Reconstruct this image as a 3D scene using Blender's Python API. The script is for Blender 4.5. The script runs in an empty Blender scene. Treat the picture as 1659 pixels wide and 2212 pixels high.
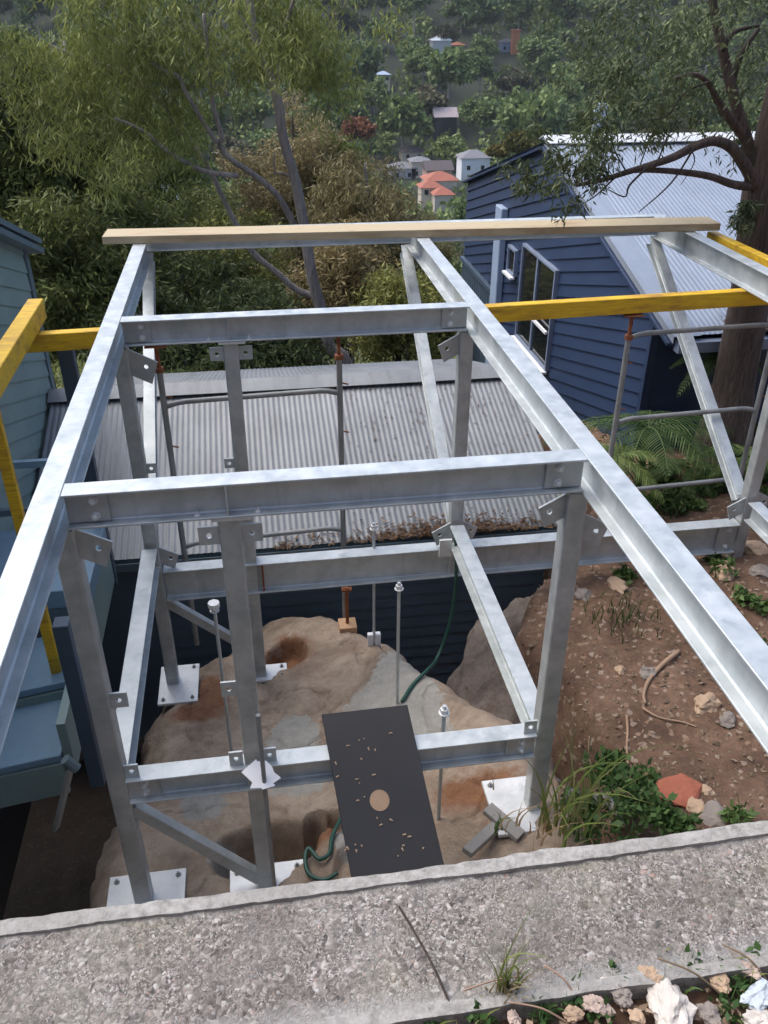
import bpy, bmesh, math, random
import numpy as np
from mathutils import Vector, Matrix
random.seed(7); RNG = np.random.default_rng(11)
S = bpy.context.scene
COL = S.collection
R = math.radians

# ------------------------------------------------------------------ camera solved from the photograph
CAM = Vector((0.88154, -5.31639, 1.62389))
CR = Vector((0.98847476, -0.15133888, 0.00376742))
CU = Vector((0.07413374, 0.5056051, 0.85957412))
CF = Vector((0.13199181, 0.84938803, -0.5109972))
FPX = 1861.36                                   # focal length in photo pixels (photo 1659 x 2212)
def ray(x, y): return CF + CR * ((x - 829.5) / FPX) + CU * ((1106.0 - y) / FPX)
def at(ax, v, x, y):                            # point of the view ray on the plane ax = v
    d = ray(x, y); k = 'xyz'.index(ax); return CAM + d * ((v - CAM[k]) / d[k])
def proj(q):
    d = Vector(q) - CAM; z = d.dot(CF)
    return (829.5 + FPX * d.dot(CR) / z, 1106.0 - FPX * d.dot(CU) / z)

cam = bpy.data.cameras.new('camera'); co = bpy.data.objects.new('camera', cam); COL.objects.link(co)
co.matrix_world = Matrix(((CR.x, CU.x, -CF.x, CAM.x), (CR.y, CU.y, -CF.y, CAM.y), (CR.z, CU.z, -CF.z, CAM.z), (0, 0, 0, 1)))
cam.sensor_fit = 'AUTO'; cam.sensor_width = 36.0; cam.lens = 36.0 * FPX / 2212.0
cam.clip_start = 0.05; cam.clip_end = 3000
S.camera = co

# ------------------------------------------------------------------ small mesh builder
class MB:
    def __init__(s): s.v = []; s.f = []
    def add(s, vs, fs):
        n = len(s.v); s.v += [tuple(v) for v in vs]; s.f += [tuple(i + n for i in f) for f in fs]; return s
    def box(s, x0, x1, y0, y1, z0, z1):
        return s.add([(x0,y0,z0),(x1,y0,z0),(x1,y1,z0),(x0,y1,z0),(x0,y0,z1),(x1,y0,z1),(x1,y1,z1),(x0,y1,z1)],
                     [(0,3,2,1),(4,5,6,7),(0,1,5,4),(1,2,6,5),(2,3,7,6),(3,0,4,7)])
    def extrude(s, prof, o, u, v, w):           # closed 2-D profile swept along vector w
        o, u, v, w = map(Vector, (o, u, v, w)); n = len(prof)
        a = [o + u * p[0] + v * p[1] for p in prof]; b = [p + w for p in a]
        fs = [(i, (i + 1) % n, n + (i + 1) % n, n + i) for i in range(n)]
        return s.add(a + b, fs + [tuple(range(n - 1, -1, -1)), tuple(range(n, 2 * n))])
    def bar(s, p0, p1, w, h, up=(0, 0, 1)):     # rectangular bar between two points
        p0, p1 = Vector(p0), Vector(p1); d = p1 - p0; a = d.normalized(); sd = a.cross(Vector(up))
        if sd.length < 1e-4: sd = a.cross(Vector((0, 1, 0)))
        sd.normalize(); uu = sd.cross(a)
        return s.extrude([(-w/2,-h/2),(w/2,-h/2),(w/2,h/2),(-w/2,h/2)], p0, sd, uu, d)
    def ibeam(s, p0, p1, w, h, up=(0, 0, 1), tf=0.010, tw=0.007):   # p0-p1 runs along the middle of the top face
        p0, p1 = Vector(p0), Vector(p1); d = p1 - p0; a = d.normalized(); sd = a.cross(Vector(up)).normalized(); uu = sd.cross(a)
        f = 0.006
        pr = [(-w/2,0),(-w/2,-tf),(-tw/2-f,-tf),(-tw/2,-tf-f),(-tw/2,-h+tf+f),(-tw/2-f,-h+tf),(-w/2,-h+tf),(-w/2,-h),
              (w/2,-h),(w/2,-h+tf),(tw/2+f,-h+tf),(tw/2,-h+tf+f),(tw/2,-tf-f),(tw/2+f,-tf),(w/2,-tf),(w/2,0)]
        return s.extrude(pr, p0, sd, uu, d)
    def tube(s, pts, rad, n=10, caps=True):
        pts = [Vector(p) for p in pts]
        if not hasattr(rad, '__len__'): rad = [rad] * len(pts)
        t = (pts[1] - pts[0]).normalized(); u = t.orthogonal().normalized(); base = len(s.v)
        for i, p in enumerate(pts):
            t2 = (pts[min(i + 1, len(pts) - 1)] - pts[max(i - 1, 0)]).normalized()
            u = (u - t2 * u.dot(t2)).normalized(); w = t2.cross(u)
            for k in range(n):
                a = 2 * math.pi * k / n; s.v.append(tuple(p + (u * math.cos(a) + w * math.sin(a)) * rad[i]))
        for i in range(len(pts) - 1):
            for k in range(n):
                a, b = base + i * n + k, base + i * n + (k + 1) % n; s.f.append((a, b, b + n, a + n))
        if caps:
            s.f.append(tuple(base + k for k in range(n - 1, -1, -1))); e = base + (len(pts) - 1) * n
            s.f.append(tuple(e + k for k in range(n)))
        return s
    def holed(s, o, u, v, w, h, t, hx, hy, hr, n=12):   # plate w x h with a round hole, thickness t along u x v
        o, u, v = Vector(o), Vector(u).normalized(), Vector(v).normalized(); nn = u.cross(v)
        out = []; inn = []
        for k in range(n):
            a = 2 * math.pi * (k + .5) / n; c, q = math.cos(a), math.sin(a)
            inn.append((hx + hr * c, hy + hr * q))
            m = 1e9
            if c > 1e-9: m = min(m, (w - hx) / c)
            if c < -1e-9: m = min(m, -hx / c)
            if q > 1e-9: m = min(m, (h - hy) / q)
            if q < -1e-9: m = min(m, -hy / q)
            out.append((hx + m * c, hy + m * q))
        for cx, cy in ((0, 0), (w, 0), (w, h), (0, h)):      # pull nearest outline vertex onto each corner
            j = min(range(n), key=lambda i: (out[i][0]-cx)**2 + (out[i][1]-cy)**2); out[j] = (cx, cy)
        P = lambda q, z: o + u * q[0] + v * q[1] + nn * z
        vs = [P(q, 0) for q in out] + [P(q, 0) for q in inn] + [P(q, t) for q in out] + [P(q, t) for q in inn]; fs = []
        for k in range(n):
            j = (k + 1) % n
            fs += [(k, n + k, n + j, j), (2*n + k, 2*n + j, 3*n + j, 3*n + k), (k, j, 2*n + j, 2*n + k), (n + k, 3*n + k, 3*n + j, n + j)]
        return s.add(vs, fs)
    def build(s, name, mat, parent=None, smooth=False, bevel=0, seg=1, link=True):
        me = bpy.data.meshes.new(name); me.from_pydata(s.v, [], s.f); me.update()
        if mat: me.materials.append(mat)
        o = bpy.data.objects.new(name, me); COL.objects.link(o)
        bm = bmesh.new(); bm.from_mesh(me); bmesh.ops.recalc_face_normals(bm, faces=bm.faces[:]); bm.to_mesh(me); bm.free()
        if smooth: me.shade_smooth()
        if bevel:
            m = o.modifiers.new('bevel', 'BEVEL'); m.width = bevel; m.segments = seg; m.limit_method = 'ANGLE'; m.angle_limit = R(40)
            if seg > 1: m.harden_normals = False
        if parent:
            o.parent = parent; o.matrix_parent_inverse = Matrix.Translation(-parent.location)
        return o
def tag(o, label=None, cat=None, group=None, kind=None):
    if label: o['label'] = label
    if cat: o['category'] = cat
    if group: o['group'] = group
    if kind: o['kind'] = kind
    return o
def thing(name, loc, label, cat, group=None):
    o = bpy.data.objects.new(name, None); o.location = loc; o.empty_display_size = .1; COL.objects.link(o)
    return tag(o, label, cat, group)
def raw(name, V, F, mat, parent=None, smooth=False):      # fast mesh from numpy arrays of quads
    me = bpy.data.meshes.new(name); nv, nf = len(V), len(F); k = F.shape[1]
    me.vertices.add(nv); me.vertices.foreach_set('co', np.asarray(V, np.float32).ravel())
    me.loops.add(nf * k); me.loops.foreach_set('vertex_index', np.asarray(F, np.int32).ravel())
    me.polygons.add(nf); me.polygons.foreach_set('loop_start', np.arange(0, nf * k, k, dtype=np.int32))
    me.update(calc_edges=True); me.validate()
    if mat: me.materials.append(mat)
    if smooth: me.shade_smooth()
    o = bpy.data.objects.new(name, me); COL.objects.link(o)
    if parent: o.parent = parent; o.matrix_parent_inverse = Matrix.Translation(-parent.location)
    return o

# ------------------------------------------------------------------ materials
class N:
    def __init__(s, name, rough=.6, metal=0., spec=.5):
        s.m = bpy.data.materials.new(name); s.m.use_nodes = True; s.t = s.m.node_tree; s.n = s.t.nodes
        s.b = s.n['Principled BSDF']; s.b.inputs['Roughness'].default_value = rough; s.b.inputs['Metallic'].default_value = metal
        s.b.inputs['Specular IOR Level'].default_value = spec; s.out = s.n['Material Output']; s.co = s.new('ShaderNodeTexCoord')
    def new(s, t, **k):
        n = s.n.new(t)
        for a, v in k.items(): setattr(n, a, v)
        return n
    def link(s, a, b): s.t.links.new(a, b)
    def vec(s, scale=(1, 1, 1), src='Object', rot=(0,0,0)):
        m = s.new('ShaderNodeMapping'); m.inputs['Scale'].default_value = scale; m.inputs['Rotation'].default_value = rot
        s.link(s.co.outputs[src], m.inputs['Vector']); return m.outputs['Vector']
    def noise(s, scale, detail=4, rough=.6, vec=None, dist=0.):
        n = s.new('ShaderNodeTexNoise'); n.inputs['Scale'].default_value = scale; n.inputs['Detail'].default_value = detail
        n.inputs['Roughness'].default_value = rough; n.inputs['Distortion'].default_value = dist
        s.link(vec or s.co.outputs['Object'], n.inputs['Vector']); return n.outputs['Fac']
    def voro(s, scale, out='Color', vec=None, feat='F1'):
        n = s.new('ShaderNodeTexVoronoi', feature=feat); n.inputs['Scale'].default_value = scale
        s.link(vec or s.co.outputs['Object'], n.inputs['Vector']); return n.outputs[out]
    def ramp(s, fac, stops, interp='LINEAR'):
        n = s.new('ShaderNodeValToRGB'); e = n.color_ramp.elements; n.color_ramp.interpolation = interp
        while len(e) < len(stops): e.new(.5)
        for x, (p, c) in zip(e, stops): x.position = p; x.color = (*c, 1) if not isinstance(c, (int, float)) else (c, c, c, 1)
        s.link(fac, n.inputs['Fac']); return n.outputs['Color']
    def mix(s, fac, a, b, mode='MIX'):
        n = s.new('ShaderNodeMix', data_type='RGBA', blend_type=mode)
        for v, i in ((fac, 0), (a, 6), (b, 7)):
            if isinstance(v, (int, float)): n.inputs[i].default_value = v if i == 0 else (v, v, v, 1)
            elif isinstance(v, tuple): n.inputs[i].default_value = (*v, 1)
            else: s.link(v, n.inputs[i])
        return n.outputs[2]
    def math(s, op, a, b=0.):
        n = s.new('ShaderNodeMath', operation=op)
        for i, v in enumerate((a, b)):
            if isinstance(v, (int, float)): n.inputs[i].default_value = v
            else: s.link(v, n.inputs[i])
        return n.outputs[0]
    def color(s, c):
        if isinstance(c, tuple): s.b.inputs['Base Color'].default_value = (*c, 1)
        else: s.link(c, s.b.inputs['Base Color'])
        return s
    def rough(s, c): s.link(c, s.b.inputs['Roughness']); return s
    def bump(s, h, st=.3, d=.01):
        n = s.new('ShaderNodeBump'); n.inputs['Strength'].default_value = st; n.inputs['Distance'].default_value = d
        s.link(h, n.inputs['Height']); s.link(n.outputs['Normal'], s.b.inputs['Normal']); return s
def mk_galv(name, lo, hi, rough=.45, metal=.45):
    m = N(name, rough, metal)
    a = m.noise(7, 6, .6); st = m.noise(9, 5, .7, m.vec((1, 1, .12))); sp = m.voro(26, 'Color')
    c = m.ramp(a, [(.3, lo), (.7, hi)])
    c = m.mix(.15, c, m.ramp(sp, [(0., tuple(x*.7 for x in lo)), (1., tuple(min(1, x*1.15) for x in hi))]))
    c = m.mix(m.ramp(st, [(.55, 0.), (.72, .45)]), c, tuple(x * .62 for x in lo))
    m.color(c); m.rough(m.ramp(m.noise(14, 5), [(.3, rough - .1), (.7, rough + .14)])); m.bump(m.noise(60, 3), .06, .002)
    return m.m
M = {}
M['galv'] = mk_galv('galvanised_steel', (.38, .42, .425), (.58, .615, .62))
M['galv_post'] = mk_galv('galvanised_tube', (.33, .36, .36), (.55, .57, .565), .42, .5)
M['galv_plate'] = mk_galv('galvanised_plate', (.56, .58, .58), (.74, .75, .74), .5, .3)
M['scaffold'] = mk_galv('weathered_scaffold_tube', (.20, .21, .205), (.34, .345, .34), .55, .45)
def mk_rust():
    m = N('rust', .8); a = m.noise(25, 6, .7)
    m.color(m.ramp(a, [(.3, (.10, .03, .018)), (.55, (.26, .085, .03)), (.75, (.42, .17, .07))])); m.bump(m.noise(90), .3, .003); return m.m
M['rust'] = mk_rust()
def mk_yellow():
    m = N('yellow_painted_timber', .55)
    a = m.noise(3.0, 6, .7, m.vec((1, 3, 5))); b = m.noise(30, 3, .6, m.vec((.15, 1, 4)))
    c = m.ramp(b, [(.25, (.58, .34, .012)), (.7, (.80, .51, .018))])
    c = m.mix(m.ramp(a, [(.46, 0.), (.70, .85)]), c, (.30, .14, .028))
    c = m.mix(m.ramp(m.noise(14, 6, .8, m.vec((.4, 1, 3))), [(.60, 0.), (.72, .8)]), c, (.09, .055, .03))
    m.color(c); m.bump(b, .1, .003); return m.m
M['yellow'] = mk_yellow()
def mk_pine():
    m = N('treated_pine', .7)
    w = m.new('ShaderNodeTexWave', wave_type='BANDS', bands_direction='Y'); w.inputs['Scale'].default_value = 16; w.inputs['Distortion'].default_value = 5
    w.inputs['Detail'].default_value = 3; m.link(m.vec((.10, 1, 1)), w.inputs['Vector'])
    c = m.ramp(w.outputs['Fac'], [(.0, (.36, .285, .165)), (1., (.49, .41, .265))])
    c = m.mix(m.ramp(m.noise(2.2, 5, .7, m.vec((.6, 2, 2))), [(.55, 0.), (.78, .8)]), c, (.26, .15, .07))
    k = m.voro(1.7, 'Distance', m.vec((1, 4, 4))); c = m.mix(m.ramp(k, [(.0, .9), (.09, 0.)]), c, (.16, .08, .03))
    m.color(c); m.bump(w.outputs['Fac'], .15, .002); return m.m
M['pine'] = mk_pine()
def mk_concrete():
    m = N('exposed_aggregate_concrete', .93)
    nz = m.new('ShaderNodeTexNoise'); nz.inputs['Scale'].default_value = 55; nz.inputs['Detail'].default_value = 3; m.link(m.co.outputs['Object'], nz.inputs['Vector'])
    vm = m.new('ShaderNodeVectorMath', operation='MULTIPLY_ADD'); m.link(nz.outputs['Color'], vm.inputs[0]); vm.inputs[1].default_value = (.022, .022, .022); m.link(m.co.outputs['Object'], vm.inputs[2]); wv = vm.outputs[0]
    def stones(sc):
        sep = m.new('ShaderNodeSeparateColor'); m.link(m.voro(sc, 'Color', wv), sep.inputs[0])
        c = m.ramp(sep.outputs[0], [(0., (.055, .048, .044)), (.3, (.13, .115, .102)), (.55, (.24, .215, .19)), (.8, (.33, .30, .27)), (.95, (.50, .475, .44)), (1., (.30, .18, .14))])
        return c, sep.outputs[1], m.voro(sc, 'Distance', wv)
    a, ka, da = stones(108); b, kb, db = stones(230)
    c = m.mix(m.ramp(m.noise(28, 4, .7), [(.45, 0.), (.55, 1.)]), a, b); d = m.mix(m.ramp(m.noise(28, 4, .7), [(.45, 0.), (.55, 1.)]), da, db)
    c = m.mix(m.ramp(d, [(.45, 0.), (.75, .6)]), c, (.13, .115, .10))
    c = m.mix(m.ramp(m.noise(4.2, 8, .75), [(.46, 0.), (.74, .6)]), c, (.31, .295, .27))
    c = m.mix(m.ramp(m.noise(2.4, 7, .75, m.vec((1.3, 1, 1))), [(.48, 0.), (.66, .65)]), c, (.125, .11, .095))
    c = m.mix(m.ramp(m.noise(1.3, 6, .75, m.vec((1, 1, 1), rot=(0, 0, 1))), [(.55, 0.), (.70, .4)]), c, (.22, .215, .13))
    sx = m.new('ShaderNodeSeparateXYZ'); m.link(m.co.outputs['Object'], sx.inputs[0]); e = m.math('ABSOLUTE', m.math('ADD', sx.outputs['Y'], 4.215))
    e = m.math('ADD', e, m.math('MULTIPLY', m.math('SUBTRACT', m.noise(7, 6, .72), .5), .10))
    ef = m.ramp(e, [(.105, 0.), (.15, .8)]); c = m.mix(ef, c, m.ramp(m.noise(60, 6, .75), [(.3, (.19, .18, .165)), (.6, (.36, .35, .325)), (.75, (.46, .45, .42))]))
    m.color(c); m.bump(m.mix(.5, m.math('SUBTRACT', 1., d), m.noise(240, 4, .7)), .7, .009); return m.m
M['concrete'] = mk_concrete()
def mk_screed():
    m = N('smooth_concrete_edge', .88); a = m.noise(40, 6, .75); b = m.noise(5, 6, .7)
    c = m.ramp(a, [(.28, (.16, .15, .135)), (.5, (.31, .295, .27)), (.72, (.45, .435, .405))])
    c = m.mix(m.ramp(b, [(.5, 0.), (.7, .55)]), c, (.20, .185, .165)); m.color(c); m.bump(m.noise(130, 5, .7), .7, .006); return m.m
M['screed'] = mk_screed()
def mk_rock():
    m = N('sandstone', .93); p = m.new('ShaderNodeAttribute', attribute_name='patch').outputs['Fac']; q = m.new('ShaderNodeAttribute', attribute_name='iron').outputs['Fac']
    a = m.noise(2.2, 8, .68, dist=.6); b = m.noise(11, 7, .7)
    c = m.ramp(a, [(.28, (.29, .215, .155)), (.45, (.46, .35, .255)), (.6, (.60, .475, .36)), (.78, (.57, .485, .39))])
    c = m.mix(m.ramp(b, [(.45, 0.), (.75, .55)]), c, (.20, .145, .10))
    band = m.noise(4, 5, .6, m.vec((1, 2.2, 7))); c = m.mix(m.ramp(band, [(.54, 0.), (.7, .35)]), c, (.38, .23, .14))
    nz = m.math('ADD', q, m.math('MULTIPLY', m.math('SUBTRACT', m.noise(7, 6, .7), .5), .9))
    c = m.mix(m.ramp(nz, [(.42, 0.), (.66, .9)]), c, m.ramp(b, [(.3, (.19, .065, .025)), (.7, (.42, .19, .08))]))
    nz2 = m.math('ADD', p, m.math('MULTIPLY', m.math('SUBTRACT', m.noise(9, 7, .72), .5), .75))
    c = m.mix(m.ramp(nz2, [(.42, 0.), (.47, 1.)]), c, m.ramp(m.noise(14, 6, .7), [(.3, (.42, .40, .35)), (.7, (.57, .55, .49))]))
    c = m.mix(m.ramp(m.voro(5.5, 'Distance', m.vec((1, .45, 1), rot=(0, 0, .5)), 'DISTANCE_TO_EDGE'), [(.0, .5), (.02, 0.)]), c, (.13, .095, .07)) if False else c
    c = m.mix(m.ramp(m.noise(120, 6, .8), [(.52, 0.), (.68, .6)]), c, (.17, .125, .095)); m.color(c); m.bump(m.mix(.5, m.noise(9, 10, .8), m.noise(70, 8, .8)), 1., .05); return m.m
M['rock'] = mk_rock()
def mk_soil(name='soil'):
    m = N(name, .97); a = m.noise(3, 8, .7); b = m.noise(30, 6, .75); s = m.voro(38, 'Color'); sep = m.new('ShaderNodeSeparateColor'); m.link(s, sep.inputs[0])
    c = m.ramp(a, [(.3, (.070, .040, .026)), (.5, (.165, .093, .056)), (.7, (.27, .168, .108))])
    c = m.mix(m.ramp(b, [(.4, 0.), (.7, .6)]), c, (.06, .04, .028))
    c = m.mix(m.ramp(sep.outputs[1], [(.90, 0.), (.92, .75)], 'CONSTANT'), c, m.ramp(sep.outputs[2], [(0., (.30, .19, .12)), (1., (.40, .33, .27))]))
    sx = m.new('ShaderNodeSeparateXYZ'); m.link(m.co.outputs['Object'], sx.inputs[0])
    hx = m.math('ADD', sx.outputs['X'], m.math('MULTIPLY', m.math('SUBTRACT', m.noise(2.5, 6, .7), .5), .8)); c = m.mix(m.ramp(m.math('ADD', m.math('MULTIPLY', hx, .5), .5), [(.46, .92), (.56, 0.)]), c, m.ramp(b, [(.35, (.010, .008, .006)), (.7, (.030, .022, .016))]))  # near-black towards the left: the pit's shade put into the soil colour
    m.color(c); m.bump(m.mix(.5, b, m.noise(90, 5, .8)), .9, .03); return m.m
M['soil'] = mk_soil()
def mk_bank():
    m = N('grey_brown_rock', .95); a = m.noise(3.5, 8, .72); b = m.noise(40, 7, .8)
    c = m.ramp(a, [(.3, (.095, .075, .06)), (.5, (.18, .145, .12)), (.7, (.27, .225, .19))]); c = m.mix(m.ramp(b, [(.5, 0.), (.7, .6)]), c, (.07, .055, .045))
    c = m.mix(m.ramp(m.noise(5, 5, .7), [(.56, 0.), (.66, .6)]), c, (.15, .085, .055)); m.color(c); m.bump(m.mix(.5, m.noise(8, 9, .75), b), 1., .05); return m.m
M['bank_rock'] = mk_bank()
def mk_corr(name, c0, c1, stain, rough=.5, metal=.25, streak=.5):
    m = N(name, rough, metal); a = m.noise(1.2, 7, .7); st = m.noise(6, 6, .75, m.vec((1, .12, .3)))
    c = m.ramp(a, [(.3, c0), (.7, c1)]); c = m.mix(m.ramp(st, [(.48, 0.), (.75, streak)]), c, stain)
    c = m.mix(m.ramp(m.noise(30, 5, .8), [(.6, 0.), (.75, .35)]), c, tuple(x * .5 for x in stain)); m.color(c); return m.m
M['shed_roof'] = mk_corr('aged_corrugated_iron', (.175, .187, .195), (.25, .262, .272), (.11, .11, .108), .55, .3, .65)
M['house_roof'] = mk_corr('pale_corrugated_steel', (.25, .29, .345), (.32, .36, .415), (.19, .20, .22), .42, .3, .4)
def mk_paint(name, c, var=.12, rough=.5):
    m = N(name, rough); a = m.noise(2.5, 6, .7); b = m.noise(40, 4, .7, m.vec((1, 1, .2)))
    k = m.ramp(a, [(.3, tuple(x * (1 - var) for x in c)), (.7, tuple(x * (1 + var) for x in c))])
    k = m.mix(m.ramp(b, [(.55, 0.), (.8, .25)]), k, tuple(x * .6 for x in c)); m.color(k); m.bump(b, .08, .003); return m.m
M['navy'] = mk_paint('navy_weatherboard_paint', (.018, .035, .082))
M['navy_trim'] = mk_paint('navy_trim_paint', (.19, .23, .31))
M['pale_trim'] = mk_paint('pale_blue_trim_paint', (.30, .38, .50))
M['white'] = mk_paint('white_paint', (.74, .75, .76), .05)
M['teal_dark'] = mk_paint('dark_teal_weatherboard_paint', (.10, .150, .195))
M['sage'] = mk_paint('sage_blue_board_paint', (.235, .315, .295))
M['sage_trim'] = mk_paint('sage_trim_paint', (.12, .165, .185))
M['sky_blue'] = mk_paint('sky_blue_paint', (.20, .31, .40))
M['deep_blue'] = mk_paint('deep_blue_paint', (.045, .072, .105))
M['cream'] = mk_paint('cream_paint', (.58, .50, .40), .08)
M['brick_pink'] = mk_paint('pink_render', (.46, .30, .24), .1)
M['grey_render'] = mk_paint('grey_render', (.42, .42, .42), .1)
M['dark_metal'] = mk_paint('dark_metal', (.03, .035, .045))
M['tile_red'] = mk_paint('terracotta_tile', (.30, .10, .062), .2, .8)
M['tile_grey'] = mk_paint('grey_tile', (.17, .17, .185), .2, .8)
M['tile_brown'] = mk_paint('brown_tile', (.085, .07, .07), .2, .8)
M['rust_roof'] = mk_corr('rust_streaked_roof', (.44, .36, .36), (.55, .49, .47), (.28, .11, .085), .6, .1, .9)
M['orange_brick'] = mk_paint('orange_brick', (.42, .16, .08), .2, .9)
M['rubber_black'] = mk_paint('black_film_board', (.009, .009, .011), .35, .62)
M['hose'] = mk_paint('green_hose_plastic', (.012, .065, .045), .15, .45)
M['paper'] = mk_paint('white_card', (.90, .90, .90), .02, .7)
M['root'] = mk_paint('pale_root', (.30, .20, .13), .25, .9)
M['grey_wood'] = mk_paint('weathered_grey_wood', (.27, .255, .235), .2, .9)
M['red_stone'] = mk_paint('red_sandstone', (.30, .095, .055), .25, .95)
M['tan_stone'] = mk_paint('tan_stone', (.38, .27, .18), .25, .95)
M['white_stone'] = mk_paint('white_stone', (.50, .46, .41), .30, .95)
M['pink_stone'] = mk_paint('pinkish_stone', (.40, .31, .26), .3, .95)
M['blue_stone'] = mk_paint('pale_blue_grey_stone', (.45, .50, .53), .15, .95)
M['grey_stone'] = mk_paint('grey_brown_stone', (.22, .19, .165), .25, .95)
M['timber_block'] = mk_paint('raw_timber_block', (.48, .30, .17), .2, .85)
def mk_glass():
    m = N('window_glass', .06, 0., .6); m.color((.012, .014, .016)); return m.m
M['glass'] = mk_glass()
def mk_leaf(name, c0, c1, c2, trans=.25, rough=.6):
    m = N(name, rough, 0, .25); g = m.new('ShaderNodeNewGeometry'); oi = m.new('ShaderNodeObjectInfo')
    c = m.ramp(g.outputs['Random Per Island'], [(0., c0), (.55, c1), (1., c2)])
    hs = m.new('ShaderNodeHueSaturation'); m.link(c, hs.inputs['Color'])
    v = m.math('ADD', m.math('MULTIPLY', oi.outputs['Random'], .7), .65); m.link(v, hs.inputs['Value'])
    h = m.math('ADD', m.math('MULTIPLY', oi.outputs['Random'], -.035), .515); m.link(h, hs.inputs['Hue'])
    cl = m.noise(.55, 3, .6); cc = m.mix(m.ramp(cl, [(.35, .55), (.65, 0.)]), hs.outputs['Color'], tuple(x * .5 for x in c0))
    m.color(cc); t = m.new('ShaderNodeBsdfTranslucent'); m.link(cc, t.inputs['Color'])
    ms = m.new('ShaderNodeMixShader'); ms.inputs[0].default_value = trans
    m.link(m.b.outputs[0], ms.inputs[1]); m.link(t.outputs[0], ms.inputs[2]); m.link(ms.outputs[0], m.out.inputs['Surface']); return m.m
M['gum'] = mk_leaf('gum_leaf', (0.109, 0.139, 0.043), (0.192, 0.231, 0.066), (0.320, 0.351, 0.108), .35)
M['gum_dark'] = mk_leaf('dark_gum_leaf', (0.069, 0.095, 0.042), (0.128, 0.160, 0.059), (0.219, 0.254, 0.082))
M['gum_rt'] = mk_leaf('right_gum_leaf', (0.061, 0.083, 0.043), (0.103, 0.134, 0.061), (0.179, 0.208, 0.086))
M['bush'] = mk_leaf('bush_leaf', (0.109, 0.136, 0.043), (0.198, 0.227, 0.067), (0.340, 0.350, 0.101))
M['lime'] = mk_leaf('lime_leaf', (0.132, 0.168, 0.036), (0.216, 0.264, 0.054), (0.324, 0.348, 0.084))
M['olive'] = mk_leaf('brown_olive_leaf', (0.156, 0.138, 0.066), (0.240, 0.210, 0.096), (0.336, 0.300, 0.132))
M['hill_leaf'] = mk_leaf('hillside_leaf', (0.079, 0.128, 0.044), (0.132, 0.197, 0.063), (0.211, 0.277, 0.083))
M['hill_olive'] = mk_leaf('olive_hillside_leaf', (.075, .078, .040), (.125, .125, .062), (.19, .18, .09))
M['hill_lime'] = mk_leaf('bright_hillside_leaf', (0.086, 0.132, 0.040), (0.144, 0.201, 0.057), (0.207, 0.259, 0.081))
M['hill_gold'] = mk_leaf('golden_hillside_leaf', (.09, .085, .02), (.15, .135, .03), (.21, .19, .05))
M['hill_red'] = mk_leaf('autumn_red_leaf', (0.210, 0.068, 0.038), (0.330, 0.112, 0.060), (0.420, 0.165, 0.090))
M['palm'] = mk_leaf('palm_leaf', (0.052, 0.098, 0.025), (0.109, 0.178, 0.046), (0.207, 0.265, 0.092))
M['weed'] = mk_leaf('weed_leaf', (.050, .105, .028), (.095, .175, .050), (.16, .25, .085))
M['grass'] = mk_leaf('grass_blade', (0.176, 0.231, 0.055), (0.297, 0.352, 0.099), (0.462, 0.462, 0.187))
M['dry'] = mk_leaf('dry_grass_blade', (.28, .20, .10), (.38, .30, .16), (.50, .42, .26))
M['litter'] = mk_leaf('leaf_litter', (.10, .045, .022), (.17, .08, .038), (.27, .15, .08), .05)
M['litter_pale'] = mk_leaf('pale_leaf_litter', (.16, .11, .07), (.30, .21, .14), (.48, .38, .28), .05)
def mk_bark(name, c0, c1, c2, sc=5):
    m = N(name, .9); a = m.noise(sc, 7, .7, m.vec((1, 1, .18))); b = m.noise(2.0, 5, .6)
    c = m.ramp(a, [(.32, c0), (.55, c1), (.75, c2)]); c = m.mix(m.ramp(b, [(.45, 0.), (.7, .5)]), c, c0)
    f = m.noise(sc * 5, 6, .8, m.vec((1, 1, .10))); c = m.mix(m.ramp(f, [(.48, 0.), (.62, .75)]), c, tuple(x * .45 for x in c0)); m.color(c); m.bump(m.mix(.6, a, f), 1., .05); return m.m
M['bark_grey'] = mk_bark('grey_gum_bark', (.22, .19, .165), (.36, .315, .275), (.48, .43, .385))
M['bark_red'] = mk_bark('red_brown_bark', (.065, .046, .037), (.14, .102, .082), (.235, .18, .145), 12)
M['bark_dark'] = mk_bark('dark_bark', (.03, .025, .02), (.06, .05, .04), (.10, .085, .07))
def mk_hill():
    m = N('forest_floor', 1.); a = m.noise(.06, 6, .7); m.color(m.ramp(a, [(.3, (.010, .016, .009)), (.7, (.022, .030, .015))])); return m.m
M['hill'] = mk_hill()

# ------------------------------------------------------------------ light, sky
SUN_EL, SUN_AZ = 58, -60                         # azimuth measured from +Y towards +X
w = bpy.data.worlds.new('World'); S.world = w; w.use_nodes = True
sky = w.node_tree.nodes.new('ShaderNodeTexSky'); sky.sky_type = 'NISHITA'; sky.sun_disc = False
sky.sun_elevation = R(SUN_EL); sky.sun_rotation = R(SUN_AZ); sky.air_density = .8; sky.dust_density = 2.8; sky.ozone_density = 1.0
bg = w.node_tree.nodes['Background']; bg.inputs['Strength'].default_value = .125
w.node_tree.links.new(sky.outputs[0], bg.inputs['Color'])
sl = bpy.data.lights.new('sun', 'SUN'); sl.energy = 1.15; sl.angle = R(60); sl.color = (1, .965, .91)
so = bpy.data.objects.new('sun', sl); COL.objects.link(so)
sd = Vector((math.sin(R(SUN_AZ)) * math.cos(R(SUN_EL)), math.cos(R(SUN_AZ)) * math.cos(R(SUN_EL)), math.sin(R(SUN_EL))))
so.rotation_euler = sd.to_track_quat('Z', 'Y').to_euler(); so.location = sd * 60
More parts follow.
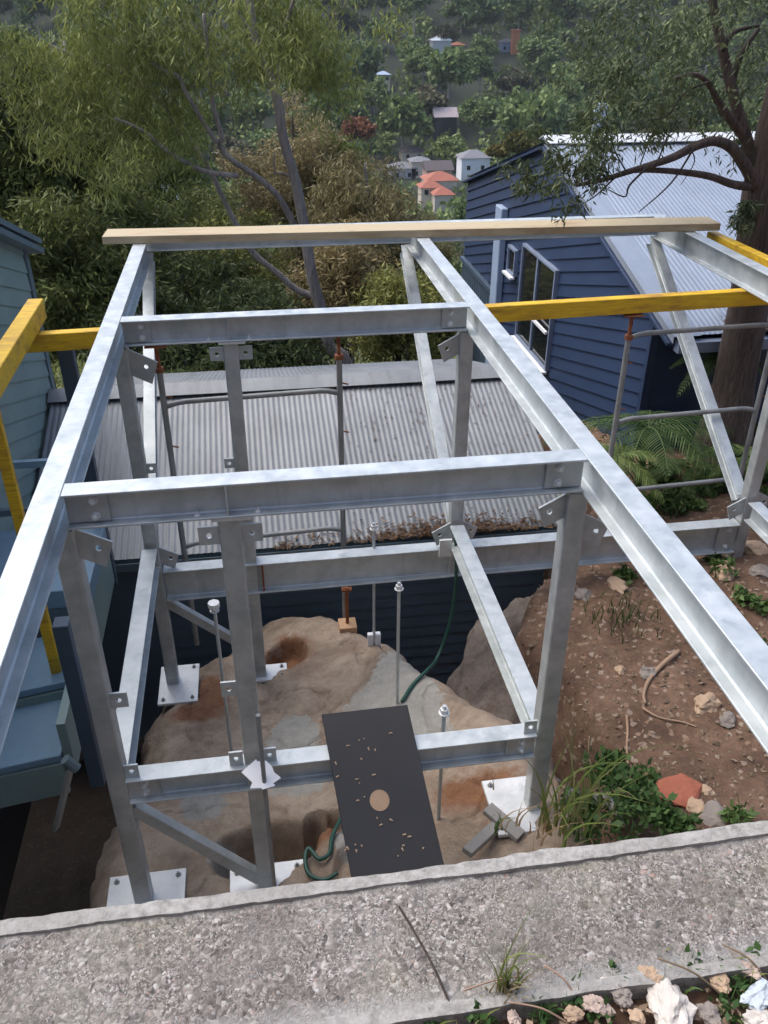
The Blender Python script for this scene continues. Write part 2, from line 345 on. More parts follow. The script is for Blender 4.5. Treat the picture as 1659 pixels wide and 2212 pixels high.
S.view_settings.view_transform = 'Standard'; S.view_settings.look = 'None'; S.view_settings.gamma = 1; S.view_settings.exposure = 1.34
S.render.engine = 'CYCLES'

# ------------------------------------------------------------------ terrain
def vnoise(x, y, sc, seed=0):                    # smooth value noise for terrain
    x = np.asarray(x, float) * sc + seed * 17.3; y = np.asarray(y, float) * sc + seed * 9.1
    xi, yi = np.floor(x), np.floor(y); fx, fy = x - xi, y - yi; fx = fx * fx * (3 - 2 * fx); fy = fy * fy * (3 - 2 * fy)
    h = lambda a, b: np.modf(np.abs(np.sin(a * 127.1 + b * 311.7) * 43758.5453))[0]
    return (h(xi, yi) * (1 - fx) + h(xi + 1, yi) * fx) * (1 - fy) + (h(xi, yi + 1) * (1 - fx) + h(xi + 1, yi + 1) * fx) * fy
def fbm(x, y, sc, o=4, seed=0):
    t = 0; a = 1; n = 0
    for i in range(o): t = t + a * (vnoise(x, y, sc * 2 ** i, seed + i) - .5); n += a; a *= .55
    return t / n
def sstep(a, b, x): t = np.clip((np.asarray(x, float) - a) / (b - a), 0, 1); return t * t * (3 - 2 * t)
EY = [-6, -4, -2.4, -2.0, -1.35, -1.15, -.76, -.5, -.1, .26, .55, 1.2, 2.5]
EX = [2.1, 2.2, 2.32, 2.38, 2.42, 2.30, 2.19, 2.28, 2.56, 2.93, 3.1, 3.5, 4.0]
def H(x, y):
    x = np.asarray(x, float); y = np.asarray(y, float)
    pit = -3.5 - 1.0 * sstep(-1.6, .3, y) - 2.0 * sstep(.15, -.25, x) - .1 * np.clip(y - 1.2, 0, 2)
    far = np.interp(y, [3, 12, 40, 80, 130, 205, 250, 285, 330, 365, 450, 560, 900], [-4.8, -8.5, -17, -29, -39, -40.5, -40, -35, -25, -16, 9, 42, 130])
    z = np.where(y > 3, far, pit)
    xe = np.interp(y, EY, EX) + .12 * fbm(x * 0, y, 3.1, 3, 4)
    top = -2.30 + .10 * (x - 2.2) + .10 * np.clip(-2.2 - y, 0, 2.2) * 1.5 - .16 * np.clip(y + .2, 0, 6) + .22 * fbm(x, y, 1.5, 4, 2)
    m = sstep(0, .42, x - xe + .10 * fbm(x, y, 4, 3, 8)) * (1 - sstep(3.5, 7, y))
    z = z * (1 - m) + np.maximum(top, z) * m
    z = z + .06 * fbm(x, y, 2.5, 4, 5) * (y < 12) + np.where(y > 60, 3 * fbm(x, y, .02, 3, 3), 0)
    return z
def grid(name, xs, ys, fn, mat, smooth=True):
    X, Y = np.meshgrid(xs, ys); Z = fn(X, Y); V = np.stack([X, Y, Z], -1).reshape(-1, 3); nx, ny = len(xs), len(ys)
    i = np.arange(nx - 1)[None, :] + nx * np.arange(ny - 1)[:, None]; i = i.ravel()
    return raw(name, V, np.stack([i, i + 1, i + nx + 1, i + nx], 1), mat, None, smooth)
def near_h(x, y): return H(x, y) + .02 * fbm(x, y, 14, 3, 9) + .03 * fbm(x, y, 6, 3, 19)
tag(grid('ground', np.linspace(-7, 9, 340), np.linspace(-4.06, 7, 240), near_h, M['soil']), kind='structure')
tag(grid('hillside', np.linspace(-260, 520, 120), np.concatenate([np.linspace(6.9, 40, 16), np.linspace(46, 640, 85)]), H, M['hill']), kind='structure')
def hit(px, py, tmax=900):
    d = ray(px, py); t0 = 2.
    for t in np.arange(4, tmax, 1.):
        q = CAM + d * t
        if q.z < H(q.x, q.y): return q
    return CAM + d * 400

# ------------------------------------------------------------------ retaining wall and verge (foreground)
WZ = -.10
def strip_edge(name, y0, y1, z0, z1, mat, parent, jag=.006, seed=0):     # hand-screeded strip with an uneven edge
    n = 520; xs = np.linspace(-3, 6, n); mb = MB(); vs = []
    for i, x in enumerate(xs):
        a = y0 + jag * (fbm(x, 0, 2.1, 3, seed) + .7 * fbm(x, 0, 26, 3, seed)); b = y1 + jag * (1.6 * fbm(x, 3, 3.1, 3, seed + 5) + fbm(x, 5, 26, 3, seed + 9)); zz = z1 + .004 * fbm(x, 1, 12, 4, seed + 2)
        vs += [(x, a, z0), (x, a, zz), (x, b, zz), (x, b, z0)]
    fs = []
    for i in range(n - 1):
        for k in range(3): fs.append((i*4+k, i*4+k+1, (i+1)*4+k+1, (i+1)*4+k))
    mb.add(vs, fs); return mb.build(name, mat, parent, smooth=False)
wall = thing('retaining_wall', (1, -4.22, -.1), 'long grey concrete retaining wall topped with exposed pebbles in the foreground', 'wall')
xs = np.linspace(-3, 6, 420); ys = np.linspace(-4.372, -4.085, 34)
core = grid('core_fill', xs, ys, lambda x, y: WZ - .006 + .012 * fbm(x, y, 22, 4, 31) + .008 * fbm(x, y, 60, 2, 3), M['concrete'])
core.parent = wall; core.matrix_parent_inverse = Matrix.Translation(-wall.location)
strip_edge('wall_face', -4.395, -4.368, -.6, WZ + .003, M['screed'], wall, .012, 1)
strip_edge('wall_face', -4.088, -4.055, -4.2, WZ + .004, M['screed'], wall, .012, 7)
MB().box(-3, 6, -4.37, -4.09, -4.2, WZ - .05).build('wall_core', M['screed'], wall)
VZ = -.128
tag(grid('verge', np.concatenate([np.linspace(-30, -3.2, 30), np.linspace(-3, 6, 240), np.linspace(6.3, 34, 30)]), np.concatenate([np.linspace(-24, -6.5, 40), np.linspace(-6.4, -4.37, 110)]), lambda x, y: VZ + 1.25 * np.clip(-6.4 - y, 0, 9) - .012 * np.clip(1.6 - x, -3, 3) + .03 * fbm(x, y, 5, 4, 41) + .012 * fbm(x, y, 30, 3, 44) - .02 * sstep(-4.6, -4.4, y), M['soil']), kind='structure')  # verge; its unseen rise behind the camera is added to block sky light

# ------------------------------------------------------------------ the galvanised steel deck frame
FR = thing('steel_deck_frame', (2.2, -1, -2.5), 'unfinished galvanised steel deck frame of bolted beams, joists, posts and sloping struts', 'steel frame')
G, GP, PL = M['galv'], M['galv_post'], M['galv_plate']
DB = .175                                        # main beam depth
for x in (0.0, 2.2, 4.41): MB().ibeam((x + .05, -4.02, 0), (x + .05, 2.05, 0), .10, DB).build('main_beam', G, FR, bevel=.002); MB().box(x - .03, x + .13, -4.05, -4.021, -.20, .004).build('end_plate', PL, FR, bevel=.002)
MB().ibeam((-.02, 2.10, 0), (4.53, 2.10, 0), .10, .16).build('end_beam', G, FR, bevel=.002)
YJ = (-2.32, -.24)
def hexbolt(mb, p, n, r=.014, h=.016):
    p, n = Vector(p), Vector(n).normalized(); u = n.orthogonal().normalized(); v = n.cross(u)
    mb.extrude([(r * math.cos(a * math.pi / 3), r * math.sin(a * math.pi / 3)) for a in range(6)], p, u, v, n * h)
    mb.extrude([(r * .55 * math.cos(a * math.pi / 4), r * .55 * math.sin(a * math.pi / 4)) for a in range(8)], p + n * h, u, v, n * .012)
    mb.extrude([(r * 1.35 * math.cos(a * math.pi / 6), r * 1.35 * math.sin(a * math.pi / 6)) for a in range(12)], p, u, v, n * .004)
for yj in YJ:
    j = MB().ibeam((.102, yj + .05, -.001), (2.198, yj + .05, -.001), .10, .155).build('joist', G, FR, bevel=.0015)
    for x0 in (.106, 2.034):                      # end cleats with two bolts each
        MB().box(x0, x0 + .16, yj + .030, yj + .0455, -.142, -.016).build('end_cleat', GP, j, bevel=.001)
        b = MB(); bx = x0 + (.105 if x0 < 1 else .055)
        for bz in (-.045, -.115): hexbolt(b, (bx, yj + .030, bz), (0, -1, 0)); b.build('bolt', PL, j); b = MB()
    MB().box(.716, .724, yj + .002, yj + .0462, -.1445, -.0115).build('stiffener', G, j)
    for bx in (.60, .84): b = MB(); hexbolt(b, (bx, yj + .022, -.145), (0, 0, 1), .010, .008); b.build('bolt', PL, j)
# lower floor
ZL = -1.56; ZF = -1.78
MB().ibeam((.115, YJ[0] + .05, ZL), (2.135, YJ[0] + .05, ZL), .10, .155).build('lower_beam', G, FR, bevel=.0015)
MB().ibeam((.125, YJ[1] + .05, ZF), (4.40, YJ[1] + .05, ZF), .11, .25).build('lower_beam', G, FR, bevel=.0015)
for x, y0 in ((.065, -2.205), (2.19, -2.205), (4.45, -4.0)):
    MB().ibeam((x, y0, ZL - .012), (x, -.26, ZL - .012), .10, .155).build('lower_joist', G, FR, bevel=.0015)
for x0, y in ((.115, YJ[0]), (1.985, YJ[0]), (4.25, YJ[1])):
    z = ZL if y < -1 else ZF; h = .155 if y < -1 else .25
    c = MB().box(x0, x0 + .15, y + .028, y + .0455, z - h + .012, z - .012).build('end_cleat', GP, FR, bevel=.001); b = MB()
    for bz in (-.05, -h + .05): hexbolt(b, (x0 + .08, y + .028, z + bz), (0, -1, 0)); b.build('bolt', PL, c); b = MB()
def post(x, y, zt, zb, plate=None, w=.09, nm='post', mat=GP):
    p = MB().box(x, x + w, y, y + w, zb, zt).build(nm, mat, FR, bevel=.009, seg=3)
    if plate:
        x0, x1, y0, y1 = plate; q = MB().box(x0, x1, y0, y1, zb - .02, zb + .002).build('base_plate', PL, p, bevel=.002); b = MB()
        for bx in (x0 + .04, x1 - .04):
            for by in (y0 + .04, y1 - .04): b = MB(); hexbolt(b, (bx, by, zb + .002), (0, 0, 1), .012, .012); b.build('anchor_bolt', M['scaffold'], q)
    return p
PY = [YJ[0] + .025, YJ[1] + .02]
L1 = post(.025, PY[0], -DB, -2.53, (-.13, .28, -2.44, -2.08)); M1 = post(.675, PY[0], -.17, -2.53, (.52, .93, -2.46, -2.12)); R1 = post(2.145, PY[0], -DB, -2.15, (1.95, 2.25, -2.42, -2.05))
L2 = post(.025, PY[1], -DB, -2.82, (-.03, .26, -.42, .0)); M2 = post(.68, PY[1], -.17, -2.83, (.64, .93, -.26, -.08)); R2 = post(2.155, PY[1], -DB, -2.03); R3 = post(4.41, PY[1], -DB, -2.33, (4.28, 4.62, -.34, .02))
for x in (.675, .68):                            # cap plates under the joists
    y = PY[0] if x < .678 else PY[1]
    MB().box(x - .025, x + .135, y - .02, y + .11, -.170, -.1575).build('cap_plate', PL, M1 if x < .678 else M2)
# sloping struts from the far end back down to the lower floor
for x in (.06, 2.20, 4.43):
    MB().ibeam((x, 2.02, -.165), (x, -.13, ZL - .02), .085, .10, up=(0, -.55, .85)).build('strut', G, FR, bevel=.0015)
# diagonal braces at the feet
MB().bar((.105, PY[0] + .045, -1.80), (.69, PY[0] + .045, -2.47), .055, .065).build('brace', GP, FR, bevel=.005, seg=2)
MB().bar((.105, PY[1] + .045, -2.07), (.69, PY[1] + .045, -2.60), .055, .065).build('brace', GP, FR, bevel=.005, seg=2)
# punched cleats on posts
def cleat(p, x, y, z, w=.085, h=.085, t=.010):
    return MB().holed((x, y, z), (1, 0, 0), (0, 0, 1), w, h, t, w * .5, h * .5, .013).build('cleat', M['galv'], p)
yc = PY[0] + .03; yd = PY[1] + .03
cleat(M1, .59, yc, -.30); cleat(M1, .765, yc, -.30); cleat(M2, .595, yd, -.285); cleat(M2, .77, yd, -.285)
cleat(M1, .605, yc, -1.13, .07); cleat(M2, .615, yd, -1.03, .065, .07); cleat(L2, .115, yd, -1.03, .065, .07); cleat(L1, .115, yc, -1.13, .075)
for x in (.605, .765): cleat(M1, x, yc - .015, ZL + .002, .065, .085)
for (p, x, y) in ((L1, .115, yc - .02), (R1, 2.07, yc - .02)): cleat(p, x, y, ZL + .002, .065, .08)
def gusset(p, x, y, z, sx, s=1.):                # cut plate with a hole in a post-beam corner
    o = Vector((x, y, z)); u = Vector((sx, 0, -.55)).normalized(); v = Vector((-sx * .35, 0, -1)).normalized()
    return MB().holed(o, u, v, .19 * s, .15 * s, .010, .13 * s, .06 * s, .014).build('gusset_plate', GP, p)
gusset(L1, .112, PY[0] + .04, -.19, 1, .82); gusset(L2, .112, PY[1] + .04, -.19, 1); gusset(R1, 2.145, PY[0] + .04, -.19, -1, .7); gusset(R2, 2.155, PY[1] + .04, -.19, -1, .8)
gusset(R1, 2.235, PY[0] + .04, -.30, 1, .8)
gusset(L2, .112, PY[1] + .02, ZF + .18, 1, .8); gusset(R2, 2.155, PY[1] + .02, ZF + .20, -1, .8); gusset(R2, 2.245, PY[1] + .02, ZF + .20, 1, .7); gusset(R3, 4.41, PY[1] + .02, ZF + .22, -1, .8); gusset(R3, 4.50, PY[1] + .02, ZF + .26, 1, .8)
MB().box(2.06, 2.15, PY[1] - .09, PY[1] - .07, ZF - .02, ZF + .12).build('end_cleat', PL, R2)
MB().box(.80, .812, PY[1] - .012, PY[1] + .02, ZF - .24, ZF - .012).build('stiffener', M['rust'], FR)

# ------------------------------------------------------------------ timber and yellow bearers
pl = thing('timber_plank', (2.25, 1.68, 0), 'long pale pine plank lying along the far end of the steel frame', 'plank')
o = MB().box(-2.47, 2.47, -.13, .13, .004, .062).build('board', M['pine'], None, bevel=.002); o.parent = pl
pl.rotation_euler.z = -.042
def ybar(p0, p1, w, h, label, group='yellow bearers under the frame'):
    o = MB().bar(p0, p1, w, h).build('yellow_bearer', M['yellow'], None, bevel=.004); return tag(o, label, 'timber bearer', group)
ybar((-.62, .155, -.235), (4.95, .455, -.235), .075, .115, 'long yellow timber bearer running crosswise below the joists on scaffold jacks')
ybar((-.50, .42, -.10), (-.50, -2.9, -.10), .095, .13, 'short yellow timber lying lengthwise beside the sage house, leftmost bearer')
ybar((4.74, 1.62, -.10), (4.80, -2.0, -.10), .08, .12, 'yellow timber lying lengthwise beyond the right beam near the red-barked tree')
o = MB().bar((-.50, -.93, -.17), (-.505, -.93, -2.02), .045, .06, up=(1, 0, 0)).build('yellow_upright', M['yellow'], None, bevel=.003); tag(o, 'yellow upright timber prop standing in the shade beside the sage house', 'timber prop')

# ------------------------------------------------------------------ scaffold frames
def scaffold(x0, y0, dx, dy, zt, zb, rungs, label, stop=True):
    t = thing('scaffold_frame', (x0, y0, zb), label, 'scaffold frame', 'scaffold frames holding the yellow bearer')
    ends = [(x0, y0), (x0 + dx, y0 + dy)]; zj = zt - .20
    for i, (x, y) in enumerate(ends):
        zbb = zb if not isinstance(zb, tuple) else zb[i]
        MB().tube([(x, y, zj), (x, y, zbb)], .021, 12).build('standard', M['scaffold'], t, smooth=False)
        j = MB().tube([(x, y, zj + .19), (x, y, zj - .05)], .014, 10); j.tube([(x, y, zj + .03), (x, y, zj)], .032, 8)
        j = j.build('screw_jack', M['rust'], t)
        b = MB(); b.bar((x - .07, y, zj + .185), (x + .07, y, zj + .185), .11, .008); b.bar((x - .055, y + .05, zj + .21), (x + .055, y + .05, zj + .21), .006, .05); b.build('head_plate', M['rust'], j)
        for zz in (zj - .18, zj - .55): MB().tube([(x + .02, y, zz), (x + .06, y, zz - .01)], .006, 6).build('pin', M['rust'], t)
    for k, zr in enumerate(rungs):
        a = Vector((*ends[0], zr)); b = Vector((*ends[1], zr)); d = b - a; pts = []; rr = []
        for s_ in (0, .03, .07, .12, .2, .5, .8, .88, .93, .97, 1):
            e = min(s_, 1 - s_); drop = -.035 * max(0, 1 - e / .12) ** 2
            pts.append(a + d * s_ + Vector((0, 0, drop + (.035 if False else 0)))); rr.append(.019 if e > .02 else .012)
        MB().tube(pts, rr, 10).build('rung', M['scaffold'], t, smooth=True)
    return t
scaffold(.235, .215, 1.20, .07, -.295, -2.80, (-.72, -1.85), 'grey scaffold frame with rusty jacks standing before the corrugated shed roof')
scaffold(3.565, .385, 1.20, .07, -.295, -2.75, (-.46, -1.14, -1.78), 'grey scaffold frame beside the red-barked tree trunk, three rungs showing')
jk = thing('base_jack', (1.44, .17, -2.72), 'rusty screw jack on a small timber block at the back of the boulder', 'screw jack')
MB().tube([(1.44, .17, -2.70), (1.44, .17, -2.34)], .014, 8).build('screw', M['rust'], jk); MB().box(1.37, 1.51, .10, .24, -2.76, -2.69).build('timber_block', M['timber_block'], jk, bevel=.003)
MB().tube([(1.40, .17, -2.36), (1.48, .17, -2.36)], .018, 6).build('wing_nut', M['rust'], jk)

# ------------------------------------------------------------------ boulder under the frame
OUT = [(-.25,-4.0),(-.24,-2.6),(-.22,-2.24),(-.21,-1.62),(-.10,-1.09),(-.08,-.69),(-.02,-.42),(.20,.12),(.42,.36),(.60,.62),(.80,.78),(1.05,.74),(1.28,.55),(1.48,.24),(1.69,-.12),(1.87,-.50),(2.01,-.82),(2.11,-1.07),(2.31,-1.45),(2.40,-1.8),(2.40,-2.2),(2.3,-2.6),(2.1,-4.0)]
def sdist(P, poly):                               # signed distance, positive inside
    P = np.asarray(P, float); d = np.full(len(P), 1e9); ins = np.zeros(len(P), bool); n = len(poly)
    for i in range(n):
        a = np.array(poly[i]); b = np.array(poly[(i + 1) % n]); ab = b - a
        t = np.clip(((P - a) @ ab) / (ab @ ab), 0, 1); d = np.minimum(d, np.linalg.norm(P - a - t[:, None] * ab, axis=1))
        c = ((a[1] > P[:, 1]) != (b[1] > P[:, 1])); xx = (b[0] - a[0]) * (P[:, 1] - a[1]) / (b[1] - a[1] + 1e-12) + a[0]; ins ^= c & (P[:, 0] < xx)
    return np.where(ins, d, -d)
def rock_top(x, y):
    z = -2.555 - .15 * (y + 2.27) + .25 * np.clip(x - .72, 0, 9) + .10 * fbm(x, y, 1.3, 4, 21) + .035 * fbm(x, y, 5, 5, 23)
    return z
bx, by = np.linspace(-.75, 2.95, 250), np.linspace(-3.95, 1.35, 350)
X, Y = np.meshgrid(bx, by); P2 = np.stack([X.ravel(), Y.ravel()], 1); sdv = sdist(P2, OUT).reshape(X.shape) + .06 + .20 * fbm(X, Y, 2.6, 5, 51)
Z = rock_top(X, Y) - .03 * np.clip(1 - np.abs(fbm(X, Y, 1.7, 4, 61)) / .012, 0, 1) + .02 * np.abs(fbm(X, Y, 9, 4, 66)); e = np.clip(sdv, -1, .28)
Z = Z - .20 * (1 - np.clip(e / .22, 0, 1)) ** 2.0 - np.where(e < 0, -e * 5.5, 0)
hol = lambda cx, cy, rx, ry, dp: dp * (1 - sstep(.72, 1.12, np.sqrt(((X - cx) / rx) ** 2 + ((Y - cy) / ry) ** 2)))
Z = Z - hol(.72, -1.98, .30, .20, .42) - hol(1.02, -1.86, .07, .09, .30) - hol(1.13, -1.87, .055, .07, .22) - hol(.93, .05, .17, .20, .20) - hol(1.2, -2.3, .12, .2, .1)
Z = np.maximum(Z, -6.5)
nx, ny = len(bx), len(by); i = (np.arange(nx - 1)[None, :] + nx * np.arange(ny - 1)[:, None]).ravel()
bo = raw('sandstone_boulder', np.stack([X, Y, Z], -1).reshape(-1, 3), np.stack([i, i + 1, i + nx + 1, i + nx], 1), M['rock'], None, True)
# second boulder showing in the bank
tag(bo, 'huge tan sandstone boulder under the steel frame with grey mortar patches', 'boulder')
def blob(lst):
    m = np.zeros(X.shape)
    for cx, cy, rx, ry in lst: m = np.maximum(m, 1 - np.clip(np.sqrt(((X - cx) / rx) ** 2 + ((Y - cy) / ry) ** 2), 0, 2) * .5)
    return m.ravel()
pa = blob([(1.62,-.98,.30,.34),(1.75,-.62,.18,.32),(1.80,-1.35,.13,.35),(.93,-1.05,.16,.30),(.95,-1.35,.22,.22),(.55,-1.95,.15,.1),(1.25,-2.05,.13,.12),(.35,-1.55,.12,.12)])
ir = blob([(.93,.05,.22,.25),(.35,-.35,.14,.30),(.25,-.55,.2,.12),(1.95,-2.0,.25,.15),(.8,-2.05,.26,.08),(1.06,-1.95,.12,.1)])
for nm, d in (('patch', pa), ('iron', ir)):
    at_ = bo.data.attributes.new(nm, 'FLOAT', 'POINT'); at_.data.foreach_set('value', d.astype(np.float32))
def onrock(px, py):
    z = -2.6
    for k in range(12):
        q = at('z', z, px, py); z = float(rock_top(q.x, q.y))
    return Vector((q.x, q.y, z))

# ------------------------------------------------------------------ threaded rods, board, paper, hose
def rod(px, py, zt, label, nut=False, sleeve=False):
    b = onrock(px, py); t = thing('threaded_rod', b, label, 'steel rod', 'threaded rods set into the boulder')
    zt = zt; m = MB(); m.tube([b + Vector((0, 0, -.08)), (b.x, b.y, zt)], .011, 10); m.build('shaft', M['galv'], t)
    n = MB(); hexbolt(n, (b.x, b.y, zt - .05), (0, 0, 1), .022, .03); n.build('nut', PL, t)
    if nut:
        n = MB(); n.tube([(b.x, b.y, zt - .02), (b.x, b.y, zt + .012)], .036, 8); n.build('washer', PL, t)
    if sleeve:
        MB().box(b.x - .05, b.x - .008, b.y - .02, b.y + .02, b.z - .02, b.z + .10).build('packer', M['white'], t, bevel=.003); MB().box(b.x + .008, b.x + .05, b.y - .02, b.y + .02, b.z - .02, b.z + .10).build('packer', M['white'], t, bevel=.003)
    return b
def ztop(px, py, b): return at('y', b.y, px, py).z
def rod2(f, tp, label, **k): b = onrock(*f); rod(*f, ztop(*tp, b), label, **k)
rod2((808, 1390), (800, 1130), 'thin steel rod with two white packers at its foot on the boulder', sleeve=True)
rod2((858, 1520), (843, 1260), 'thin steel rod standing just behind the top of the black board')
rod2((947, 1770), (937, 1527), 'thin steel rod standing at the right edge of the black board')
rod2((500, 1622), (430, 1308), 'thin steel rod with a large washer on top, left of the centre post', nut=True)
rb = Vector((.765, -2.40, -2.55)); t = thing('threaded_rod', rb, 'thin steel rod piercing a white card in front of the centre post', 'steel rod', 'threaded rods set into the boulder')
MB().tube([rb, (rb.x, rb.y, ztop(555, 1545, rb))], .011, 10).build('shaft', M['scaffold'], t)
cd = thing('folded_card', (rb.x, rb.y, -1.60), 'crumpled white card stuck on a steel rod at the centre post', 'card')
pv = []
def cardpoly(pts, y, t=.003):
    n0 = Vector((0, -.62, .78)); p0 = Vector((rb.x, y, -1.585)); q = []
    for p in pts: d = ray(*p); q.append(CAM + d * (n0.dot(p0 - CAM) / n0.dot(d)))
    n = len(q); return MB().add(q + [p - n0 * t for p in q], [tuple(range(n)), tuple(range(2*n-1, n-1, -1))] + [(k, (k+1) % n, n+(k+1) % n, n+k) for k in range(n)])
m = cardpoly([(521,1668),(553,1640),(566,1662),(567,1702),(540,1703),(545,1690)], -2.415); q = cardpoly([(553,1645),(575,1643),(588,1656),(592,1668),(607,1680),(590,1692),(595,1697),(566,1706),(562,1680)], -2.425)
m.add(q.v, q.f); m.build('sheet', M['paper'], cd)
# black film-faced board leaning on the lower beam
ta = math.tan(R(27)); bd = thing('black_board', (1.3, -2.32, -1.55), 'black film-faced board sloping over the lower beam, flecked with debris', 'board')
def onboard(px, py, lift=0.):
    n = Vector((0, -ta, 1)); p0 = Vector((0, -2.32, -1.535 + lift)); d = ray(px, py); return CAM + d * (n.dot(p0 - CAM) / n.dot(d))
c = [onboard(*p) for p in ((695, 1543), (880, 1522), (957, 1857), (757, 1885))]
dl = (c[3] - c[0]).normalized(); c[3] = c[0] + dl * 1.25; c[2] = c[1] + (c[2] - c[1]).normalized() * 1.25
nn = Vector((0, -ta, 1)).normalized()
MB().add([p for p in c] + [p - nn * .02 for p in c], [(0,1,2,3),(7,6,5,4),(0,4,5,1),(1,5,6,2),(2,6,7,3),(3,7,4,0)]).build('panel', M['rubber_black'], bd, bevel=.002)
hc = onboard(820, 1729, .001); uu = (c[1] - c[0]).normalized(); vv = nn.cross(uu)
MB().extrude([(.047 * math.cos(a * math.pi / 12), .05 * math.sin(a * math.pi / 12)) for a in range(24)], hc, uu, vv, nn * .002).build('round_plug', M['root'], bd)
m = MB(); rr = random.Random(5)
for k in range(38):
    p = onboard(rr.uniform(705, 930), rr.uniform(1545, 1850), .004)
    if (p - c[0]).dot(uu) < .03 or (p - c[1]).dot(uu) > -.02: continue
    a = rr.uniform(0, 3.1); l = rr.uniform(.003, .010); d1 = uu * math.cos(a) + vv * math.sin(a); d2 = nn.cross(d1)
    m.add([p - d1*l - d2*.003, p + d1*l - d2*.004, p + d1*l*.8 + d2*.004, p - d1*l*.9 + d2*.003, p + nn*.004], [(0,1,4),(1,2,4),(2,3,4),(3,0,4)])
m.build('debris_flecks', M['tan_stone'], bd)['kind'] = 'stuff'
def wpath(pts, n=6):                              # catmull-rom smoothing
    P = [Vector(p) for p in pts]; P = [P[0]] + P + [P[-1]]; o = []
    for k in range(1, len(P) - 2):
        for s_ in range(n):
            t = s_ / n; o.append(.5 * ((2*P[k]) + (P[k+1]-P[k-1])*t + (2*P[k-1]-5*P[k]+4*P[k+1]-P[k+2])*t*t + (-P[k-1]+3*P[k]-3*P[k+1]+P[k+2])*t**3))
    return o + [P[-2]]
hz = [at('y', -.30, 984, 1148), at('y', -.30, 985, 1250), at('y', -.32, 972, 1345), at('y', -.42, 945, 1420)] + [onrock(x, y) + Vector((0, 0, .02)) for x, y in ((925, 1450), (893, 1482), (868, 1520))]
tag(MB().tube(wpath(hz), .013, 8).build('garden_hose', M['hose'], None, True), 'green garden hose hanging from the lower beam onto the boulder', 'hose')
hz = [onrock(*p) + Vector((0, 0, h)) for p, h in (((742, 1765), .03), ((718, 1815), .03), ((712, 1850), .03), ((690, 1868), .05), ((668, 1850), .07), ((660, 1868), .05), ((668, 1895), .03), ((700, 1905), .02), ((730, 1890), .02))]
tag(MB().tube(wpath(hz), .012, 8).build('garden_hose', M['hose'], None, True), 'green hose looped on the boulder left of the black board', 'hose')

# ------------------------------------------------------------------ cladding and roofs
def clip(poly, a, b, c, keep):                    # keep a*u + b*v >= c (keep=1) or <= c (keep=-1)
    o = []; n = len(poly)
    for i in range(n):
        p, q = poly[i], poly[(i + 1) % n]; dp = keep * (a * p[0] + b * p[1] - c); dq = keep * (a * q[0] + b * q[1] - c)
        if dp >= 0: o.append(p)
        if (dp > 0 > dq) or (dp < 0 < dq): t = dp / (dp - dq); o.append((p[0] + (q[0]-p[0])*t, p[1] + (q[1]-p[1])*t))
    return o
def clad(poly, ang, pitch, O, U, V, Nn, t1=.022, t0=.004):
    a, b = -math.sin(ang), math.cos(ang); O, U, V, Nn = map(Vector, (O, U, V, Nn)); cs = [a*p[0] + b*p[1] for p in poly]
    c = min(cs); mb = MB()
    while c < max(cs):
        q = clip(clip(poly, a, b, c, 1), a, b, c + pitch, -1)
        if len(q) >= 3:
            T = lambda p, t: O + U*p[0] + V*p[1] + Nn*t
            th = [t1 + (t0 - t1) * (a*p[0] + b*p[1] - c) / pitch for p in q]
            mb.add([T(p, t) for p, t in zip(q, th)], [tuple(range(len(q)))])
            for i in range(len(q)):
                p, r = q[i], q[(i + 1) % len(q)]
                if abs(a*p[0]+b*p[1]-c) < 1e-6 and abs(a*r[0]+b*r[1]-c) < 1e-6: mb.add([T(p, t1), T(r, t1), T(r, 0), T(p, 0)], [(0,1,2,3)])
        c += pitch
    return mb
def corr(O, U, W, V, L, pitch=.052, amp=.0023, step=10, rows=8):
    O, U, V = Vector(O), Vector(U).normalized(), Vector(V).normalized(); Nn = U.cross(V); n = int(W / pitch * step)
    if Nn.z < 0: Nn = -Nn
    s_ = np.linspace(0, W, n + 1); r_ = np.linspace(0, L, rows + 1); A, B = np.meshgrid(s_, r_)
    h = amp * np.sin(2 * math.pi * A / pitch)
    Q = np.array(O)[None, None] + A[..., None]*np.array(U) + B[..., None]*np.array(V) + h[..., None]*np.array(Nn)
    i = (np.arange(n)[None, :] + (n + 1) * np.arange(rows)[:, None]).ravel()
    return Q.reshape(-1, 3), np.stack([i, i + 1, i + n + 2, i + n + 1], 1)
# --- the low shed behind the boulder
SH = thing('garden_shed', (1.2, 2, -4), 'low shed with weathered corrugated iron gable roof and dark teal boarded wall', 'shed')
gy, gz, ry, rz = .92, -2.40, 3.0, -1.74; sx0, sx1 = -1.15, 3.55
dn = Vector((0, gy - ry, gz - rz)); L = dn.length
raw('roof', *corr((sx0, ry, rz), (1, 0, 0), sx1 - sx0, dn, L), M['shed_roof'], SH, True)
raw('roof', *corr((sx0, ry, rz), (1, 0, 0), sx1 - sx0, (0, 2.08, -.66), 2.4), M['shed_roof'], SH, True)
cp = []
for k in range(9):
    t = (k - 4) / 4; yy = .17 * t; cp.append((yy, rz + .045 - .33 * abs(yy) + .012 * (1 - t * t)))
q = MB(); n = len(cp); q.extrude([(y, z) for y, z in cp] + [(y, z - .006) for y, z in reversed(cp)], (sx0 - .02, ry, 0), (0, 1, 0), (0, 0, 1), (sx1 - sx0 + .04, 0, 0)); q.build('ridge_cap', M['shed_roof'], SH)
ww = MB(); wy = gy + .16
ww.box(sx0 + .1, sx1 - .15, wy, 4.9, -4.6, -2.46); ww.build('wall', M['teal_dark'], SH)
